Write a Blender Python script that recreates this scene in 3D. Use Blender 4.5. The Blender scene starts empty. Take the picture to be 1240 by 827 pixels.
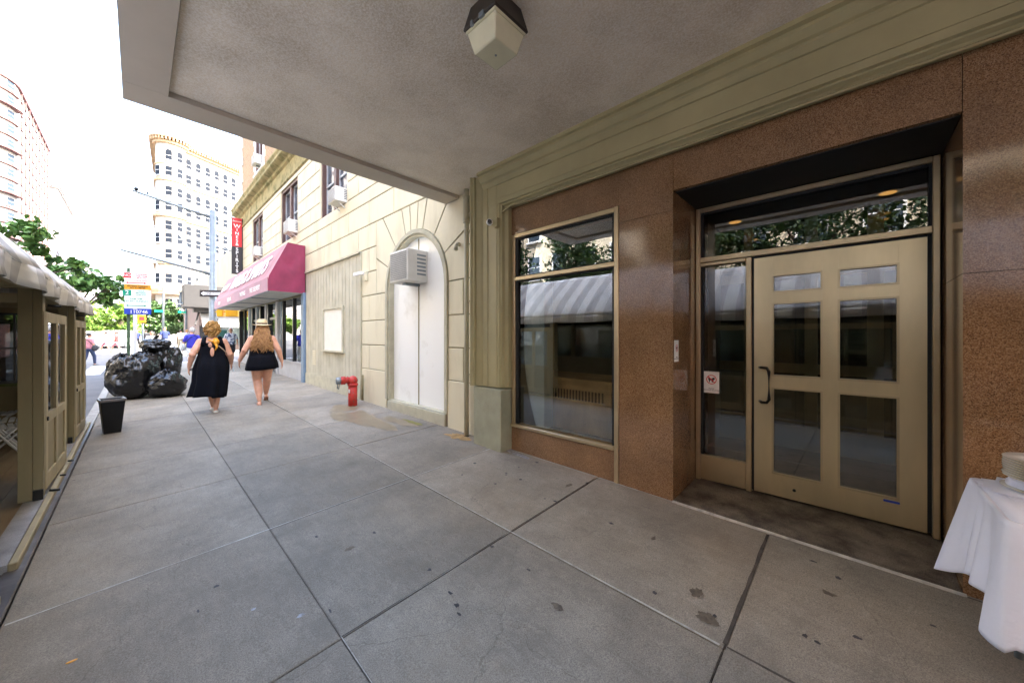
import bpy, bmesh, math, random
from mathutils import Vector, Matrix, noise, Euler
random.seed(11)
R = math.radians
scene = bpy.context.scene
COL = scene.collection
# ------------------------------------------------------------------ helpers
class MB:
    """collects shapes; build() links them as ONE mesh object"""
    def __init__(s): s.v=[]; s.f=[]; s.m=[]; s.cur=0; s.sm=[]; s.smooth=False
    def add(s, vs, fs):
        b=len(s.v); s.v+= [tuple(v) for v in vs]
        for f in fs: s.f.append(tuple(b+i for i in f)); s.m.append(s.cur); s.sm.append(s.smooth)
        return s
    def box(s,x0,x1,y0,y1,z0,z1):
        if x0>x1:x0,x1=x1,x0
        if y0>y1:y0,y1=y1,y0
        if z0>z1:z0,z1=z1,z0
        return s.hexa([(x0,y0,z0),(x1,y0,z0),(x1,y1,z0),(x0,y1,z0),(x0,y0,z1),(x1,y0,z1),(x1,y1,z1),(x0,y1,z1)])
    def hexa(s,p): return s.add(p,[(3,2,1,0),(4,5,6,7),(0,1,5,4),(1,2,6,5),(2,3,7,6),(3,0,4,7)])
    def obox(s,c,ax,ay,az,hx,hy,hz):
        c=Vector(c);ax=Vector(ax).normalized()*hx;ay=Vector(ay).normalized()*hy;az=Vector(az).normalized()*hz
        P=[c+ax*i+ay*j+az*k for k in(-1,1) for i,j in((-1,-1),(1,-1),(1,1),(-1,1))]
        return s.hexa(P)
    def prism(s,pts,axis,a,b):
        """pts: 2D polygon, extruded between a and b on axis ('x': pts are (y,z); 'y': (x,z); 'z': (x,y))"""
        def mk(p,t): return {'x':(t,p[0],p[1]),'y':(p[0],t,p[1]),'z':(p[0],p[1],t)}[axis]
        n=len(pts); vs=[mk(p,a) for p in pts]+[mk(p,b) for p in pts]
        fs=[tuple(range(n-1,-1,-1)),tuple(range(n,2*n))]+[(i,(i+1)%n,n+(i+1)%n,n+i) for i in range(n)]
        return s.add(vs,fs)
    def ring(s,c,u,v,ru,rv,n): return [c+u*(ru*math.cos(2*math.pi*i/n))+v*(rv*math.sin(2*math.pi*i/n)) for i in range(n)]
    def loft(s,rings,cap=True,closed=True):
        n=len(rings[0]); vs=[p for r in rings for p in r]; fs=[]
        for k in range(len(rings)-1):
            for i in range(n if closed else n-1):
                j=(i+1)%n; fs.append((k*n+i,k*n+j,(k+1)*n+j,(k+1)*n+i))
        if cap and closed: fs+= [tuple(range(n-1,-1,-1)), tuple((len(rings)-1)*n+i for i in range(n))]
        return s.add(vs,fs)
    def tube(s,pts,r,n=8,cap=True):
        pts=[Vector(p) for p in pts]; rs=r if isinstance(r,(list,tuple)) else [r]*len(pts)
        rings=[]; up=None
        for i,p in enumerate(pts):
            d=(pts[min(i+1,len(pts)-1)]-pts[max(i-1,0)]).normalized()
            if up is None: up=Vector((0,0,1)) if abs(d.z)<.9 else Vector((1,0,0))
            u=d.cross(up); 
            if u.length<1e-4: u=d.cross(Vector((0,1,0)))
            u.normalize(); v=d.cross(u).normalized(); up=-v if False else up
            rings.append(s.ring(p,u,v,rs[i],rs[i],n))
        return s.loft(rings,cap)
    def cyl(s,c,r,z0,z1,n=16,r2=None):
        return s.tube([(c[0],c[1],z0),(c[0],c[1],z1)],[r,r if r2 is None else r2],n)
    def ball(s,c,rx,ry=None,rz=None,nu=12,nv=8,fn=None):
        ry=rx if ry is None else ry; rz=rx if rz is None else rz; c=Vector(c)
        vs=[];fs=[]
        for j in range(nv+1):
            t=math.pi*j/nv
            for i in range(nu):
                a=2*math.pi*i/nu; d=Vector((math.sin(t)*math.cos(a),math.sin(t)*math.sin(a),math.cos(t)))
                k=fn(d) if fn else 1
                vs.append(c+Vector((d.x*rx,d.y*ry,d.z*rz))*k)
        for j in range(nv):
            for i in range(nu):
                fs.append((j*nu+i,(j+1)*nu+i,(j+1)*nu+(i+1)%nu,j*nu+(i+1)%nu))
        return s.add(vs,fs)
    def disc(s,c,nrm,r,th=.004,n=24):
        c=Vector(c);d=Vector(nrm).normalized(); return s.tube([c,c+d*th],r,n)
    def build(s,name,mat,parent=None,local=False,smooth=False,bevel=0,merge=False):
        me=bpy.data.meshes.new(name)
        off=Vector((0,0,0))
        if parent is not None and not local: off=parent.get('_o') and Vector(parent['_o']) or Vector((0,0,0))
        me.from_pydata([(v[0]-off.x,v[1]-off.y,v[2]-off.z) for v in s.v],[],s.f)
        mats=mat if isinstance(mat,(list,tuple)) else [mat]
        for m in mats: me.materials.append(m)
        me.polygons.foreach_set('material_index',s.m)
        me.polygons.foreach_set('use_smooth',[smooth or q for q in s.sm])
        if merge or True:
            bm=bmesh.new(); bm.from_mesh(me)
            if merge: bmesh.ops.remove_doubles(bm,verts=bm.verts,dist=1e-5)
            bmesh.ops.recalc_face_normals(bm,faces=bm.faces); bm.to_mesh(me); bm.free()
        me.update()
        o=bpy.data.objects.new(name,me); COL.objects.link(o)
        if parent is not None:
            o.parent=parent
            if '_o' in parent: o['_o']=parent['_o']
        if bevel:
            b=o.modifiers.new('bevel','BEVEL'); b.width=bevel; b.segments=1; b.limit_method='ANGLE'; b.angle_limit=R(40)
        return o
def thing(name,label,cat,loc=(0,0,0),rz=0,group=None,local=False):
    o=bpy.data.objects.new(name,None); COL.objects.link(o); o.location=loc; o.rotation_euler=(0,0,rz)
    o.empty_display_size=.1
    o['label']=label;o['category']=cat
    if group:o['group']=group
    if not local: o['_o']=list(map(float,loc))
    return o
def tag(o,label,cat,group=None,kind=None):
    if kind: o['kind']=kind
    if label: o['label']=label
    if cat: o['category']=cat
    if group: o['group']=group
    return o
def struct(o,kind='structure'): o['kind']=kind; return o
def copy_tree(o,parent=None,label=None,loc=None,rz=None,group=None):
    c=o.copy(); COL.objects.link(c)
    if parent: c.parent=parent
    if label: c['label']=label
    if group: c['group']=group
    if loc is not None: c.location=loc
    if rz is not None: c.rotation_euler=(0,0,rz)
    for ch in list(o.children): copy_tree(ch,c)
    return c
def place(o,parent,loc,rz=0):
    """a shared-mesh copy of one part at another spot of the same thing"""
    c=o.copy(); COL.objects.link(c); c.parent=parent; c.location=loc; c.rotation_euler=(0,0,rz); return c
def text_part(name,body,mat,parent,M,size,ext=.003,align='CENTER',sx=1,bold=0):
    cu=bpy.data.curves.new(name,'FONT'); cu.body=body; cu.size=size; cu.extrude=ext; cu.align_x=align; cu.align_y='CENTER'; cu.offset=bold
    t=bpy.data.objects.new(name,cu); COL.objects.link(t)
    bpy.context.view_layer.update()
    dg=bpy.context.evaluated_depsgraph_get(); me=bpy.data.meshes.new_from_object(t.evaluated_get(dg))
    COL.objects.unlink(t); bpy.data.objects.remove(t)
    off=Vector(parent['_o']) if '_o' in parent else Vector((0,0,0))
    me.transform(Matrix.Translation(-off)@M@Matrix.Scale(sx,4,(1,0,0)))
    me.materials.clear(); me.materials.append(mat)
    o=bpy.data.objects.new(name,me); COL.objects.link(o); o.parent=parent
    if '_o' in parent: o['_o']=parent['_o']
    return o
def basis(o,x,y):
    """matrix mapping local x,y,z to world directions x,y,x^y at o"""
    x=Vector(x).normalized(); y=Vector(y).normalized(); z=x.cross(y)
    m=Matrix((( x.x,y.x,z.x,o[0]),(x.y,y.y,z.y,o[1]),(x.z,y.z,z.z,o[2]),(0,0,0,1))); return m
# ------------------------------------------------------------------ materials
def newmat(name):
    m=bpy.data.materials.new(name); m.use_nodes=True; nt=m.node_tree; b=nt.nodes['Principled BSDF']; return m,nt,b
def mat(name,col,rough=.6,var=.12,scale=6,bump=0,bscale=40,metal=0,spec=.5,fine=0,fscale=200,coat=0,coords='Object',stretch=None,col2=None,thr=None,sheen=0):
    m,nt,b=newmat(name); N=nt.nodes;L=nt.links
    tc=N.new('ShaderNodeTexCoord'); src=tc.outputs[coords]
    if stretch:
        mp=N.new('ShaderNodeMapping'); mp.inputs['Scale'].default_value=stretch; L.new(src,mp.inputs[0]); src=mp.outputs[0]
    def nz(sc,det=5,ro=.6):
        n=N.new('ShaderNodeTexNoise'); n.inputs['Scale'].default_value=sc;n.inputs['Detail'].default_value=det;n.inputs['Roughness'].default_value=ro
        L.new(src,n.inputs['Vector']); return n.outputs['Fac']
    cr=N.new('ShaderNodeValToRGB'); e=cr.color_ramp.elements
    c=Vector(col)
    if col2 is None: a=c*(1-var*1.3); d=c*(1+var*1.1)
    else: a=Vector(col2); d=c
    lo,hi=thr or (.3,.7)
    e[0].position=lo;e[0].color=(*a,1);e[1].position=hi;e[1].color=(*d,1)
    L.new(nz(scale),cr.inputs[0]); out=cr.outputs[0]
    if fine:
        mx=N.new('ShaderNodeMix'); mx.data_type='RGBA'; mx.blend_type='OVERLAY'; mx.inputs[0].default_value=fine
        L.new(out,mx.inputs[6]); nf=nz(fscale,2,.5)
        c2=N.new('ShaderNodeValToRGB'); c2.color_ramp.elements[0].position=.35;c2.color_ramp.elements[1].position=.65
        L.new(nf,c2.inputs[0]); L.new(c2.outputs[0],mx.inputs[7]); out=mx.outputs[2]
    L.new(out,b.inputs['Base Color'])
    b.inputs['Roughness'].default_value=rough; b.inputs['Metallic'].default_value=metal; b.inputs['Specular IOR Level'].default_value=spec
    if coat: b.inputs['Coat Weight'].default_value=coat; b.inputs['Coat Roughness'].default_value=.03
    if sheen: b.inputs['Sheen Weight'].default_value=sheen
    if bump:
        bp=N.new('ShaderNodeBump'); bp.inputs['Strength'].default_value=bump; bp.inputs['Distance'].default_value=.02
        L.new(nz(bscale,4),bp.inputs['Height']); L.new(bp.outputs[0],b.inputs['Normal'])
    return m
def emis(name,col,st):
    m,nt,b=newmat(name); b.inputs['Base Color'].default_value=(*col,1); b.inputs['Emission Color'].default_value=(*col,1); b.inputs['Emission Strength'].default_value=st; return m
def glass(name,tint=(.5,.55,.52),refl=.12,rough=.0,clear=1.0):
    m=bpy.data.materials.new(name); m.use_nodes=True; nt=m.node_tree; N=nt.nodes;L=nt.links
    for n in list(N): N.remove(n)
    out=N.new('ShaderNodeOutputMaterial'); mx=N.new('ShaderNodeMixShader'); tr=N.new('ShaderNodeBsdfTransparent'); gl=N.new('ShaderNodeBsdfGlossy')
    tr.inputs[0].default_value=(*[c*clear for c in tint],1); gl.inputs['Roughness'].default_value=rough; gl.inputs[0].default_value=(.95,.97,1,1)
    lw=N.new('ShaderNodeFresnel'); lw.inputs[0].default_value=1.5
    ad=N.new('ShaderNodeMath'); ad.operation='ADD'; ad.use_clamp=True; ad.inputs[1].default_value=refl; L.new(lw.outputs[0],ad.inputs[0])
    L.new(ad.outputs[0],mx.inputs[0]); L.new(tr.outputs[0],mx.inputs[1]); L.new(gl.outputs[0],mx.inputs[2]); L.new(mx.outputs[0],out.inputs[0]); return m
def sidewalk_mat(name,col,brown=.0):
    m,nt,b=newmat(name); N=nt.nodes;L=nt.links
    tc=N.new('ShaderNodeTexCoord'); src=tc.outputs['Object']
    def nz(sc,det=6,ro=.6,st=None):
        s_=src
        if st:
            mp=N.new('ShaderNodeMapping'); mp.inputs['Scale'].default_value=st; L.new(src,mp.inputs[0]); s_=mp.outputs[0]
        n=N.new('ShaderNodeTexNoise'); n.inputs['Scale'].default_value=sc;n.inputs['Detail'].default_value=det;n.inputs['Roughness'].default_value=ro
        L.new(s_,n.inputs['Vector']); return n.outputs['Fac']
    def ramp(f,a,b_,p0,p1):
        c=N.new('ShaderNodeValToRGB'); c.color_ramp.elements[0].position=p0;c.color_ramp.elements[0].color=(*a,1);c.color_ramp.elements[1].position=p1;c.color_ramp.elements[1].color=(*b_,1); L.new(f,c.inputs[0]); return c.outputs[0]
    def mix(mode,fac,a,b_):
        x=N.new('ShaderNodeMix'); x.data_type='RGBA'; x.blend_type=mode
        if isinstance(fac,(int,float)): x.inputs[0].default_value=fac
        else: L.new(fac,x.inputs[0])
        L.new(a,x.inputs[6]); 
        if isinstance(b_,tuple): x.inputs[7].default_value=(*b_,1)
        else: L.new(b_,x.inputs[7])
        return x.outputs[2]
    c=Vector(col)
    base=ramp(nz(1.3,8,.7),c*.66,c*1.16,.3,.7)
    at=N.new('ShaderNodeAttribute'); at.attribute_name='tone'
    base=mix('MULTIPLY',1.0,base,at.outputs['Color'])
    # brushed broom streaks, sand grain, dark gum and pale smears
    base=mix('OVERLAY',.13,base,ramp(nz(34,4,.6,(1,.2,1)),(.25,)*3,(.8,)*3,.3,.7))
    base=mix('OVERLAY',.6,base,ramp(nz(170,4,.7),(.1,)*3,(.9,)*3,.3,.7))
    base=mix('MIX',ramp(nz(2.1,7,.8),(0,)*3,(.75,)*3,.50,.74),base,tuple(c*.58))
    base=mix('MIX',ramp(nz(9,6,.8),(0,)*3,(.6,)*3,.60,.75),base,tuple(c*.62))
    base=mix('MIX',ramp(nz(3.4,9,.85),(0,)*3,(.38,)*3,.60,.8),base,tuple(c*1.5))
    base=mix('MIX',ramp(nz(.9,4,.6),(0,)*3,(.35,)*3,.5,.8),base,(c.x*1.05,c.y*.88,c.z*.66))
    vo=N.new('ShaderNodeTexVoronoi'); vo.inputs['Scale'].default_value=2.6; vo.inputs['Randomness'].default_value=1; L.new(src,vo.inputs['Vector'])
    # gum spots: only in some cells
    sp=N.new('ShaderNodeSeparateColor'); L.new(vo.outputs['Color'],sp.inputs[0])
    sz=N.new('ShaderNodeMath'); sz.operation='MULTIPLY'; sz.inputs[1].default_value=.085; L.new(sp.outputs[0],sz.inputs[0])
    sb=N.new('ShaderNodeMath'); sb.operation='SUBTRACT'; sb.inputs[1].default_value=.035; L.new(sz.outputs[0],sb.inputs[0])
    ltn=N.new('ShaderNodeMath'); ltn.operation='LESS_THAN'; L.new(vo.outputs['Distance'],ltn.inputs[0]); L.new(sb.outputs[0],ltn.inputs[1])
    gm=N.new('ShaderNodeMath'); gm.operation='MULTIPLY'; gm.inputs[1].default_value=.8; L.new(ltn.outputs[0],gm.inputs[0])
    base=mix('MIX',gm.outputs[0],base,(.035,.035,.042))
    v2=N.new('ShaderNodeTexVoronoi'); v2.inputs['Scale'].default_value=7.5; L.new(src,v2.inputs['Vector']); s2=N.new('ShaderNodeSeparateColor'); L.new(v2.outputs['Color'],s2.inputs[0])
    m2=N.new('ShaderNodeMath'); m2.operation='MULTIPLY_ADD'; m2.inputs[1].default_value=.22; m2.inputs[2].default_value=-.165; L.new(s2.outputs[1],m2.inputs[0])
    l2=N.new('ShaderNodeMath'); l2.operation='LESS_THAN'; L.new(v2.outputs['Distance'],l2.inputs[0]); L.new(m2.outputs[0],l2.inputs[1])
    g2=N.new('ShaderNodeMath'); g2.operation='MULTIPLY'; g2.inputs[1].default_value=.5; L.new(l2.outputs[0],g2.inputs[0]); base=mix('MIX',g2.outputs[0],base,(.06,.055,.05))
    # hairline cracks
    wv=N.new('ShaderNodeTexVoronoi'); wv.feature='DISTANCE_TO_EDGE'; wv.inputs['Scale'].default_value=.55
    dn=N.new('ShaderNodeTexNoise'); dn.inputs['Scale'].default_value=3; dn.inputs['Detail'].default_value=6; L.new(src,dn.inputs['Vector'])
    va=N.new('ShaderNodeVectorMath'); va.operation='MULTIPLY_ADD'; va.inputs[1].default_value=(.35,.35,.35); L.new(dn.outputs['Color'],va.inputs[0]); L.new(src,va.inputs[2]); L.new(va.outputs[0],wv.inputs['Vector'])
    lc=N.new('ShaderNodeMath'); lc.operation='LESS_THAN'; lc.inputs[1].default_value=.0011; L.new(wv.outputs['Distance'],lc.inputs[0]); gc=N.new('ShaderNodeMath'); gc.operation='MULTIPLY'; gc.inputs[1].default_value=.4; L.new(lc.outputs[0],gc.inputs[0]); base=mix('MIX',gc.outputs[0],base,tuple(c*.35))
    L.new(base,b.inputs['Base Color']); b.inputs['Roughness'].default_value=.78; b.inputs['Specular IOR Level'].default_value=.35
    bp=N.new('ShaderNodeBump'); bp.inputs['Strength'].default_value=.35; bp.inputs['Distance'].default_value=.004
    L.new(nz(140,5,.7),bp.inputs['Height']); L.new(bp.outputs[0],b.inputs['Normal']); return m
def granite_mat():
    m,nt,b=newmat('granite'); N=nt.nodes;L=nt.links
    tc=N.new('ShaderNodeTexCoord'); v=N.new('ShaderNodeTexVoronoi'); v.inputs['Scale'].default_value=230; L.new(tc.outputs['Object'],v.inputs['Vector'])
    sp=N.new('ShaderNodeSeparateColor'); L.new(v.outputs['Color'],sp.inputs[0])
    cr=N.new('ShaderNodeValToRGB'); cr.color_ramp.interpolation='CONSTANT'; e=cr.color_ramp.elements
    e[0].color=(.13,.066,.032,1); e[1].position=.16; e[1].color=(.225,.127,.062,1)
    for p,c in((.45,(.285,.165,.082)),(.70,(.35,.22,.125)),(.92,(.21,.11,.052))):
        q=e.new(p); q.color=(*c,1)
    L.new(sp.outputs[0],cr.inputs[0])
    n=N.new('ShaderNodeTexNoise'); n.inputs['Scale'].default_value=2.5; n.inputs['Detail'].default_value=5; L.new(tc.outputs['Object'],n.inputs['Vector'])
    c2=N.new('ShaderNodeValToRGB'); c2.color_ramp.elements[0].position=.3;c2.color_ramp.elements[0].color=(.72,.72,.72,1);c2.color_ramp.elements[1].position=.7; L.new(n.outputs[0],c2.inputs[0])
    mx=N.new('ShaderNodeMix'); mx.data_type='RGBA'; mx.blend_type='MULTIPLY'; mx.inputs[0].default_value=1; L.new(cr.outputs[0],mx.inputs[6]); L.new(c2.outputs[0],mx.inputs[7])
    L.new(mx.outputs[2],b.inputs['Base Color']); b.inputs['Roughness'].default_value=.10; b.inputs['Specular IOR Level'].default_value=.75
    return m
def stripe_mat(name,c1,c2,width,axis='Y',rough=.8,phase=0,vein=.15):
    m,nt,b=newmat(name); N=nt.nodes;L=nt.links
    tc=N.new('ShaderNodeTexCoord'); sp=N.new('ShaderNodeSeparateXYZ'); L.new(tc.outputs['Object'],sp.inputs[0])
    d=N.new('ShaderNodeMath'); d.operation='DIVIDE'; d.inputs[1].default_value=width*2; L.new(sp.outputs[axis],d.inputs[0])
    a=N.new('ShaderNodeMath'); a.operation='ADD'; a.inputs[1].default_value=50+phase; L.new(d.outputs[0],a.inputs[0])
    f=N.new('ShaderNodeMath'); f.operation='FRACT'; L.new(a.outputs[0],f.inputs[0])
    g=N.new('ShaderNodeMath'); g.operation='GREATER_THAN'; g.inputs[1].default_value=.5; L.new(f.outputs[0],g.inputs[0])
    mx=N.new('ShaderNodeMix'); mx.data_type='RGBA'; mx.inputs[6].default_value=(*c1,1); mx.inputs[7].default_value=(*c2,1); L.new(g.outputs[0],mx.inputs[0])
    n=N.new('ShaderNodeTexNoise'); n.inputs['Scale'].default_value=3; n.inputs['Detail'].default_value=6; L.new(tc.outputs['Object'],n.inputs['Vector'])
    cr=N.new('ShaderNodeValToRGB'); cr.color_ramp.elements[0].position=.3; cr.color_ramp.elements[0].color=(1-vein*2,1-vein*2.1,1-vein*2.4,1); cr.color_ramp.elements[1].position=.6; L.new(n.outputs[0],cr.inputs[0])
    mm=N.new('ShaderNodeMix'); mm.data_type='RGBA'; mm.blend_type='MULTIPLY'; mm.inputs[0].default_value=1; L.new(mx.outputs[2],mm.inputs[6]); L.new(cr.outputs[0],mm.inputs[7])
    L.new(mm.outputs[2],b.inputs['Base Color']); b.inputs['Roughness'].default_value=rough
    return m
def brick_mat(name,c1,c2,mortar,scale=1.0,coords='Object',rot=(math.pi/2,0,math.pi/2)):
    m,nt,b=newmat(name); N=nt.nodes;L=nt.links
    tc=N.new('ShaderNodeTexCoord'); mp=N.new('ShaderNodeMapping'); L.new(tc.outputs[coords],mp.inputs[0])
    sp=N.new('ShaderNodeSeparateXYZ'); L.new(tc.outputs[coords],sp.inputs[0])
    cb=N.new('ShaderNodeCombineXYZ'); ad=N.new('ShaderNodeMath'); ad.operation='ADD'; L.new(sp.outputs[0],ad.inputs[0]); L.new(sp.outputs[1],ad.inputs[1])
    L.new(ad.outputs[0],cb.inputs[0]); L.new(sp.outputs[2],cb.inputs[1])
    br=N.new('ShaderNodeTexBrick'); br.inputs['Scale'].default_value=scale; br.inputs['Color1'].default_value=(*c1,1);br.inputs['Color2'].default_value=(*c2,1);br.inputs['Mortar'].default_value=(*mortar,1)
    br.inputs['Brick Width'].default_value=.22; br.inputs['Row Height'].default_value=.075; br.inputs['Mortar Size'].default_value=.006
    L.new(cb.outputs[0],br.inputs['Vector']); L.new(br.outputs[0],b.inputs['Base Color']); b.inputs['Roughness'].default_value=.85; return m
M={}
M['sidewalk']=sidewalk_mat('sidewalk_concrete',(.262,.233,.188))
M['sidewalk_warm']=sidewalk_mat('wall_strip_concrete',(.30,.265,.215))
M['step']=mat('doorstep_concrete',(.20,.165,.125),.8,.4,4,.3,120,fine=.4,col2=(.06,.046,.034),thr=(.38,.62))
M['joint']=mat('joint',(.075,.062,.05),.9,.4,9)
M['caulk']=mat('caulk',(.42,.41,.37),.85,.3,14)
M['asphalt']=mat('asphalt',(.10,.10,.105),.85,.2,1.2,.3,160,fine=.35,fscale=260)
M['curb']=mat('curb_stone',(.30,.29,.27),.8,.25,8,.2,90,fine=.2)
M['steel']=mat('curb_steel',(.17,.155,.15),.45,.3,5,metal=.6)
M['paint']=mat('road_paint',(.75,.75,.73),.7,.15,6,col2=(.4,.4,.4),thr=(.25,.42))
M['granite']=granite_mat()
M['olive']=mat('olive_paint',(.37,.33,.185),.42,.10,1.6,.05,60,spec=.4)
M['olive_stone']=mat('olive_painted_base',(.33,.33,.235),.7,.12,4,.45,70)
M['trim']=mat('bronze_frame',(.56,.45,.28),.34,.08,4,metal=.7,spec=.5)
M['door']=mat('brushed_brass_door',(.66,.545,.34),.36,.17,1.6,metal=.8,stretch=(1,1,.3))
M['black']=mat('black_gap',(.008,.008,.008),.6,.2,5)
M['blackmetal']=mat('black_metal',(.012,.012,.013),.3,.2,9,metal=.3)
M['glass']=glass('shop_glass',(.88,.9,.88),.12)
M['doorglass']=glass('door_glass',(.7,.7,.65),.10)
M['soffit']=mat('stucco_soffit',(.84,.77,.665),.9,.10,1.3,.28,60,fine=.25,fscale=90,col2=(.66,.595,.50),thr=(.35,.6))
M['canopy']=mat('canopy_metal',(.46,.405,.33),.55,.05,2)
M['stone']=mat('painted_stone',(.69,.63,.455),.6,.06,2.5,.12,60,stretch=(1,1,.3),col2=(.58,.52,.36),thr=(.3,.5))
M['groove']=mat('stone_joint',(.22,.19,.095),.7,.15,6)
M['plinth']=mat('stone_plinth',(.48,.45,.33),.65,.12,5,.2,50)
M['cornice']=mat('mossy_cornice',(.40,.34,.16),.8,.3,3,.3,30,col2=(.16,.16,.05),thr=(.35,.55))
M['board']=stripe_mat('grooved_boarding',(.54,.505,.385),(.54,.505,.385),.2,vein=.10)
M['white']=mat('white_paint',(.84,.84,.84),.45,.05,3)
M['whitedoor']=mat('white_panel_door',(.90,.90,.87),.4,.03,2,col2=(.68,.66,.60),thr=(.2,.42))
M['brick']=brick_mat('tan_brick',(.44,.29,.15),(.37,.23,.115),(.5,.42,.34))
M['winbrown']=mat('window_frame_brown',(.11,.055,.045),.5,.2,5)
M['sash']=mat('sash_grey',(.45,.47,.5),.5,.1,5)
M['winglass']=mat('window_glass',(.10,.12,.15),.06,.3,1.5,spec=.9)
M['acbody']=mat('ac_body',(.72,.71,.67),.5,.08,4)
M['acgrill']=mat('ac_grille',(.10,.10,.10),.5,.3,40)
M['burg']=mat('burgundy_canvas',(.24,.024,.066),.75,.15,3,.15,12,sheen=.2)
M['burg2']=mat('burgundy_canvas_faded',(.33,.085,.105),.8,.2,1.2,.3,9,sheen=.3)
M['awnlining']=mat('awning_lining',(.62,.58,.52),.8,.12,3)
M['red']=mat('red_paint',(.50,.028,.02),.5,.3,26,.4,60,col2=(.20,.10,.07),thr=(.38,.44))
M['signred']=mat('sign_red',(.62,.025,.035),.4,.04,4)
M['signblack']=mat('sign_black',(.02,.015,.02),.4,.1,4)
M['signwhite']=mat('sign_white',(.82,.82,.82),.45,.03,4)
M['signgreen']=mat('sign_green',(.0,.28,.17),.4,.05,4)
M['signblue']=mat('sign_blue',(.015,.05,.42),.4,.05,4)
M['signorange']=mat('sign_orange',(.75,.33,.02),.4,.05,4)
M['yellow']=mat('signal_yellow',(.80,.42,.01),.45,.08,4)
M['galv']=mat('galvanised',(.24,.28,.31),.5,.12,6,metal=.5)
M['greenpole']=mat('green_pole',(.05,.10,.045),.5,.3,6)
M['shed']=mat('shed_olive_wood',(.29,.245,.135),.6,.16,2.2,.1,30,stretch=(1,1,.25))
M['shedlight']=mat('shed_trim_wood',(.42,.36,.22),.6,.15,3,stretch=(1,1,.3))
M['plank']=mat('deck_planks',(.34,.265,.175),.75,.35,3,.2,30,stretch=(1,.2,1))
M['ramp']=mat('painted_deck_edge',(.36,.37,.39),.65,.2,5,fine=.15)
M['awn']=stripe_mat('striped_awning',(.88,.86,.83),(.60,.585,.575),.23,vein=.06)
M['bag']=mat('black_plastic_bag',(.0025,.0025,.003),.27,.2,4,.22,34,spec=.5)
_n=[n for n in M['bag'].node_tree.nodes if n.type=='TEX_NOISE']
for n in _n:
    if abs(n.inputs['Scale'].default_value-34)<.1: n.noise_type='RIDGED_MULTIFRACTAL'; n.inputs['Scale'].default_value=4.5; n.inputs['Detail'].default_value=2
M['pot']=mat('black_planter',(.004,.004,.0045),.4,.2,5,spec=.3)
M['potrim']=mat('planter_rim',(.10,.09,.09),.4,.2,5)
M['leaf']=mat('leaf_green',(.20,.36,.08),.45,.5,2.2,col2=(.08,.19,.06),spec=.4)
M['leafy']=mat('leaf_yellow_green',(.22,.34,.045),.55,.4,1.2,col2=(.09,.19,.03))
M['leafd']=mat('leaf_dark',(.09,.17,.04),.5,.5,1.2,col2=(.04,.085,.025))
M['bark']=mat('bark',(.10,.075,.055),.9,.3,12,.5,30)
M['skin']=mat('skin',(.62,.32,.21),.5,.10,9,spec=.4)
M['skin2']=mat('skin_tan',(.42,.21,.13),.5,.10,9)
M['cloth']=mat('black_dress',(.0025,.003,.006),.85,.3,5,.25,18,spec=.15)
M['hairb']=mat('blonde_hair',(.66,.38,.11),.45,.35,30,col2=(.22,.10,.025))
M['hairl']=mat('long_blonde_hair',(.50,.27,.10),.5,.4,26,col2=(.22,.10,.035))
M['hairg']=mat('grey_hair',(.62,.60,.58),.6,.2,20)
M['haird']=mat('dark_hair',(.03,.02,.015),.5,.3,20)
M['straw']=mat('straw_hat',(.72,.55,.32),.7,.12,40)
M['tableclo']=mat('white_linen',(.73,.755,.88),.8,.03,4,.3,11,sheen=.15)
M['china']=mat('china',(.88,.87,.82),.12,.02,4,spec=.6)
M['gold']=mat('gold_rim',(.45,.33,.10),.3,.1,4,metal=.7)
M['lens']=mat('lamp_lens',(.74,.72,.52),.22,.06,6,spec=.6)
M['bronze']=mat('dark_bronze',(.035,.027,.02),.5,.3,10)
# ------------------------------------------------------------------ world, sun, camera
w=bpy.data.worlds.new('World'); scene.world=w; w.use_nodes=True; nt=w.node_tree
sky=nt.nodes.new('ShaderNodeTexSky'); sky.sky_type='NISHITA'; sky.sun_disc=False
SUN_EL=R(52); to_sun=Vector((.70,-.714,0)).normalized()   # horizontal direction towards the sun
az=math.atan2(to_sun.x,to_sun.y)      # clockwise from +Y
sky.sun_elevation=SUN_EL; sky.sun_rotation=az; sky.air_density=1.2; sky.dust_density=4.5; sky.ozone_density=.8; sky.altitude=0
nt.links.new(sky.outputs[0],nt.nodes['Background'].inputs[0]); nt.nodes['Background'].inputs[1].default_value=.15
sl=bpy.data.lights.new('sun','SUN'); sl.energy=2.0; sl.angle=R(.5); sl.color=(1,.96,.89)
so=bpy.data.objects.new('sun',sl); COL.objects.link(so)
d=Vector((to_sun.x*math.cos(SUN_EL),to_sun.y*math.cos(SUN_EL),math.sin(SUN_EL)))
so.rotation_euler=d.to_track_quat('Z','Y').to_euler(); so.location=(20,-20,60)
cam=bpy.data.cameras.new('camera'); co=bpy.data.objects.new('camera',cam); COL.objects.link(co)
co.location=(0,0,0); co.rotation_euler=(R(90),0,-R(46.36)); cam.sensor_width=36; cam.lens=432/1240*36; cam.shift_y=-5.5/1240; cam.clip_start=.05; cam.clip_end=4000
scene.camera=co
vs=scene.view_settings; vs.view_transform='Standard'; vs.look='None'; vs.gamma=1; vs.exposure=3.78; vs.use_curve_mapping=False
cy=scene.cycles; cy.max_bounces=8; cy.diffuse_bounces=5; cy.glossy_bounces=4; cy.transparent_max_bounces=12; cy.caustics_reflective=False; cy.caustics_refractive=False; cy.use_denoising=True
cy.sample_clamp_indirect=6
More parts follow.
